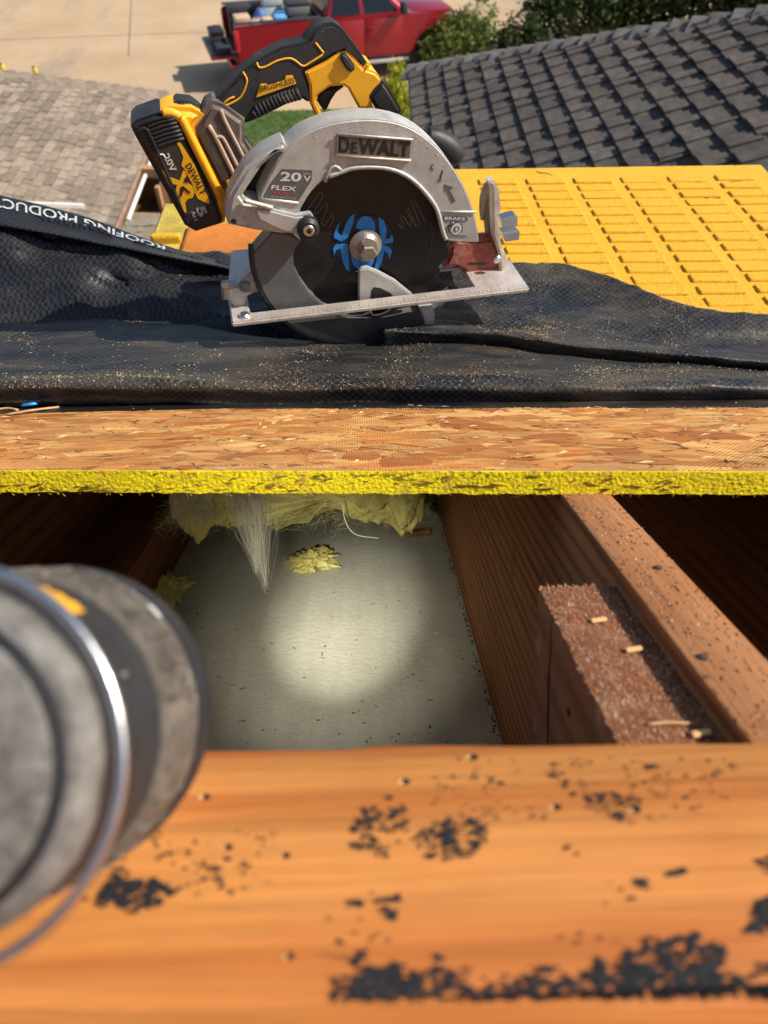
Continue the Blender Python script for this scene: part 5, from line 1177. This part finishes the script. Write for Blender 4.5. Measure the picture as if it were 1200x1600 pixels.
def bedge(a, b):
    bm.faces.new((gv[a[0], a[1], 0], gv[b[0], b[1], 0], gv[b[0], b[1], 1], gv[a[0], a[1], 1]))
for i in range(3): bedge((i, 0), (i+1, 0)); bedge((i, 3), (i+1, 3)); bedge((0, i), (0, i+1)); bedge((3, i), (3, i+1))
bedge((1, 1), (2, 1)); bedge((1, 2), (2, 2)); bedge((1, 1), (1, 2)); bedge((2, 1), (2, 2))
bmesh.ops.recalc_face_normals(bm, faces=bm.faces)
bmesh.ops.bevel(bm, geom=[e for e in bm.edges if len(e.link_faces) == 2 and e.calc_face_angle(0) > .8], offset=.0015, segments=2, affect='EDGES', clamp_overlap=True)
s = N('shoe_metal'); v = s.map(); a = s.noise(v, 30, 6, .7); b_ = s.noise(v, 240, 4, .7); gx = s.n('ShaderNodeSeparateXYZ'); s.l(v, gx.inputs[0])
c = s.ramp(a, [(.3, (.50, .44, .40)), (.7, (.68, .60, .54))]); rp = s.math('ADD', s.math('MULTIPLY', gx.outputs['X'], 6.), s.math('MULTIPLY', a, 1.2))
c = s.mix(s.ramp(rp, [(1.0, (0, 0, 0)), (2.1, (.6,)*3)]), c, (.62, .33, .27)); s.base(c); s.set(s.ramp(a, [(.3, (.35,)*3), (.7, (.6,)*3)]), .55, .5); s.bump(b_, .0006); m_shoe = s.m
shoe = bm_obj('shoe', bm, m_shoe, saw, auto=35)
# ruler ticks stamped on the front rail
for i in range(60):
    u_ = uA+.012+i*(uB-uA-.03)/60; l = .004 if i % 5 else .007
    bm = hexa([SL(u_+a, vs_+.0002+c_, W0-.002-b) for c_ in (-.001, .0002) for a, b in ((0, 0), (.0006, 0), (.0006, l), (0, l))]); bm_obj('ruler_tick', bm, m_alu, shoe)
ub = loc_uv(SP(372, 490, .02)); disc_c = SL(uA+.014, vs_, .012)
for (uu, ww_, r_) in ((uA+.014, .024, .006), (uA+.01, -.02, .005)):
    bm = bmesh.new(); lathe_bm(bm, [(r_, 0), (r_, .002), (r_*.6, .004), (0, .0042)], SL(uu, vs_-.0003, ww_), sv, 18); bm_obj('screw', bm, m_chrome, shoe, auto=35)
ext('pivot_lug', [(352, 452), (372, 446), (376, 438), (388, 428), (398, 422), (408, 436), (414, 452), (398, 458), (386, 464), (384, 480), (366, 484), (358, 470)], .004, -.012, m_alu, shoe, .002)
disc('pivot_pin', .0055, .004, .009, m_lg, shoe, 20, loc_uv(SP(382, 446, .004)), .001)
ext('lug_knob', [(346, 448), (358, 446), (360, 470), (348, 470)], .010, -.004, m_steel, shoe, .002)
# front bevel quadrant with two lobed plates, clamp tabs and red-brown gear bracket
fq = ext('bevel_bracket', [(764, 284), (773, 283), (780, 296), (784, 326), (779, 339), (782, 367), (785, 392), (792, 400), (790, 424), (781, 425), (780, 398), (771, 369), (770, 330), (770, 298)], -.006, -.020, m_alu2, saw, .002)
ext('bevel_lobe', [(750, 330), (751, 310), (757, 290), (764, 284), (767, 292), (766, 310), (759, 326), (756, 345), (752, 345)], -.024, -.029, m_steel, fq, .001)
ext('bevel_lobe', [(757, 345), (762, 322), (769, 306), (771, 320), (771, 370), (760, 372)], -.021, -.026, m_steel, fq, .001)
for q_ in ([(784, 343), (806, 337), (810, 341), (809, 354), (803, 355), (786, 356)], [(785, 364), (809, 360), (813, 364), (812, 376), (790, 379)]):
    ext('clamp_tab', q_, -.030, -.045, m_chrome, fq, .002)
bq_ = loc_uv(SP(776, 404, -.004)); disc('rivet', .0045, -.005, .000, m_chrome, fq, 18, bq_, .0015)
ext('gear_bracket', [(694, 420), (704, 398), (706, 384), (716, 377), (750, 377), (772, 374), (782, 398), (781, 428), (735, 431), (724, 422), (710, 416)], -.012, -.034, m_red, saw, .003)
ext('gear_slot', [(732, 410), (760, 410), (760, 414), (732, 414)], -.0117, -.013, m_blackp, saw, 0)
# motor housing behind the guard and front handle knob
bm = bmesh.new(); lathe_bm(bm, [(.045, -.014), (.052, -.03), (.052, -.085), (.046, -.112), (.02, -.118)], SL(-.002, .022, 0), sn, 36, su); bm_obj('motor_housing', bm, m_blackp, saw, auto=35)
bm = bmesh.new(); kp = [SP(664, 214, -.045), SP(682, 220, -.045), SP(702, 233, -.045), SP(713, 246, -.045), SP(717, 253, -.045)]
tube_bm(bm, cr(kp, 4), [.010, .0105, .011, .0115, .012, .0122, .0125, .0125, .0125, .0122, .012, .0115, .0105, .0095, .008, .0055, .002], 16); bm_obj('front_handle', bm, m_blackp, saw, smooth=True)
# main handle
HWF, HWB = -.034, -.058
hdl = ext('handle', [(330, 164), (356, 136), (379, 111), (407, 91), (441, 74), (475, 67), (484, 58), (491, 46), (506, 38), (521, 36), (534, 44), (555, 71), (574, 98), (569, 107), (552, 94), (537, 82), (524, 87), (477, 113), (485, 134), (489, 160), (480, 160), (469, 153), (433, 172), (395, 190), (383, 194), (355, 190), (336, 172)], HWF, HWB, m_black, saw, .007, 4)
hy = ext('trigger_housing', [(477, 113), (511, 96), (529, 83), (542, 80), (556, 92), (568, 107), (574, 98), (580, 101), (576, 110), (588, 114), (597, 126), (579, 152), (584, 170), (561, 170), (544, 139), (537, 134), (516, 136), (498, 149), (495, 159), (507, 184), (495, 186), (485, 163), (484, 134)], HWF+.001, HWB-.001, m_yel, saw, .004, 3)
ext('trigger', [(495, 149), (506, 138), (521, 134), (538, 137), (526, 146), (518, 158), (511, 173), (506, 174), (497, 161)], HWF-.006, HWB+.006, m_blackp, saw, .003, 3)
lk = ext('lock_button', [(533, 86), (539, 84), (545, 89), (554, 103), (555, 110), (549, 114), (543, 111), (533, 95)], HWF+.005, HWF-.002, m_black, hy, .002, 3)
ext('front_post', [(578, 154), (584, 142), (599, 128), (606, 136), (628, 172), (626, 180), (606, 178), (588, 172)], HWF+.003, HWB-.002, m_blackp, saw, .006, 3)
Z3 = lambda x, y: (330+x*.2583, 20+y*.2583)
for pts in ([(275, 300), (290, 330), (330, 325), (400, 290), (470, 275), (510, 290), (555, 322), (600, 300), (675, 250), (665, 225), (630, 180)], [(192, 357), (215, 400), (212, 430), (195, 480), (165, 522), (90, 560), (80, 545), (110, 520), (140, 508)]):
    stroke('yellow_line', [Z3(*p) for p in pts], HWF-.0001, .0009, m_yel, hdl, 3)
pl_ = ext('yellow_plate', [(400, 153), (407, 132), (415, 131), (419, 134), (444, 126), (447, 119), (457, 118), (463, 131)], HWF+.0012, HWF-.002, m_yel, hdl, .0004)
sdecal('BRUSHLESS', ((407, 134.5), (459, 121.5), (460.5, 129.5), (405, 145)), HWF+.0016, m_ltr, pl_, .01)
for i in range(13):
    a = i/12; x = 398+a*68; y = 178-a*30-4*math.sin(a*3.1); dx, dy = (3.2, 9) if i else (2, 5)
    stroke('grip_ridge', [(x-dx*.6-3, y-dy), (x+dx, y+dy*.8)], HWF+.0012, .0022, m_black, hdl, 0)
# rear housing and battery
rh = ext('rear_housing', [(322, 166), (333, 160), (350, 166), (383, 190), (384, 222), (394, 238), (402, 250), (390, 285), (366, 320), (356, 302), (303, 203), (312, 188)], -.024, -.056, m_house, saw, .005, 3)
stroke('seam', [(345, 172), (352, 190), (380, 245), (395, 275)], -.0236, .0018, m_dust, rh); stroke('seam', [(326, 196), (340, 220), (362, 265), (376, 295)], -.0236, .0022, m_dust, rh, 3); stroke('seam', [(338, 215), (345, 214), (352, 222), (378, 274)], -.0236, .0018, m_dust, rh, 3)
ext('vent_slot', [(339, 221), (345, 221), (374, 280), (370, 286)], -.0233, -.026, m_blackp, rh, 0)
ext('yellow_window', [(353, 283), (358, 279), (364, 282), (370, 294), (362, 298), (356, 294)], -.0228, -.026, m_yel, rh, .0005)
ext('badge', [(307, 206), (320, 196), (326, 202), (362, 275), (352, 284), (346, 282)], -.0228, -.026, MAT('badge_brown', (.07, .06, .052), .5, 0, .25, 60), rh, .001)
sdecal('DEWALT', ((330, 230), (346, 259), (341, 260), (325, 232)), -.0224, m_house, rh)
bt_ = ext('battery', [(248, 178), (264, 170), (300, 172), (320, 183), (304, 203), (312, 226), (356, 312), (352, 351), (330, 358), (305, 360), (290, 350), (213, 212), (206, 198)], -.022, -.062, m_yel, saw, .006, 3)
bs = ext('battery_shell', [(204, 199), (212, 190), (246, 178), (256, 181), (270, 182), (280, 188), (284, 208), (292, 214), (320, 270), (340, 318), (348, 344), (347, 351), (328, 357), (306, 364), (289, 354), (210, 212)], -.0175, -.060, m_blackp, bt_, .004, 3)
stroke('yellow_rail', [(254, 176), (268, 176), (282, 184), (290, 198), (345, 308)], -.0195, .0042, m_yel, bt_, 4)
ext('latch', [(270, 164), (276, 158), (298, 160), (314, 172), (310, 178), (288, 172)], -.034, -.056, m_blackp, bt_, .003, 3)
stroke('shell_rib', [(216, 206), (226, 200), (240, 222), (289, 340)], -.0172, .0018, m_blackp, bs, 3)
for i in range(7):
    y = 188+i*6.2; x = 221+i*2.8; stroke('grip_ridge', [(x, y+7), (x+25, y-3), (x+50, y-9 if i else y-6)], -.0172, .0016, m_blackp, bs, 2)
Z2 = lambda x, y: (210+x*.14167, 220+y*.14167)
lbl = ext('battery_label', [Z2(*p) for p in ((200, 140), (465, 25), (490, 60), (830, 690), (590, 830), (540, 810))], -.0170, -.0178, MAT('label_black', (.03, .03, .033), .4, 0, .2, 60), bs, .0002)
m_amber = MAT('label_amber', (.80, .40, .01), .45, 0, .1, 60)
def lab(pts, w_=-.0166): return ext('graphic', [Z2(*p) for p in pts], w_, w_-.0003, m_amber, lbl, 0)
lab([(468, 25), (500, 10), (660, 260), (830, 670), (815, 695), (700, 640), (670, 570), (640, 480), (560, 330), (520, 270), (540, 180), (500, 80)])
lab([(300, 315), (370, 370), (390, 400), (500, 440), (560, 270), (600, 300), (560, 440), (640, 500), (670, 570), (640, 630), (590, 640), (560, 680), (575, 790), (550, 790), (420, 560)], -.0168)
def dk_(pts): ext('graphic', [Z2(*p) for p in pts], -.0163, -.0166, m_ltr, lbl, 0)
dk_([(400, 470), (470, 490), (455, 550)]); dk_([(565, 400), (605, 465), (545, 455)]); dk_([(510, 510), (540, 500), (620, 570), (605, 585), (545, 540), (520, 620), (500, 610)])
sdecal('DEWALT', [Z2(*p) for p in ((620, 240), (800, 575), (730, 600), (555, 275))], -.0161, m_ltr, lbl, .02)
sdecal('20V', [Z2(*p) for p in ((375, 125), (470, 320), (400, 350), (325, 180))], -.0163, m_pale, lbl, .02); sdecal('MAX', [Z2(*p) for p in ((455, 275), (470, 305), (448, 312), (440, 285))], -.0161, m_amber, lbl)
stroke('graphic', [Z2(*p) for p in ((255, 160), (290, 150), (320, 155), (340, 185))], -.0165, .0008, m_pale, lbl, 3)
sdecal('LITHIUM ION', [Z2(*p) for p in ((395, 420), (525, 660), (505, 672), (375, 432))], -.0161, m_ltr, lbl)
sdecal('5', [Z2(*p) for p in ((770, 705), (805, 800), (715, 855), (675, 745))], -.0163, m_grey_print, lbl, .04); sdecal('AH', [Z2(*p) for p in ((665, 760), (700, 870), (665, 885), (620, 780))], -.0163, m_grey_print, lbl, .02)
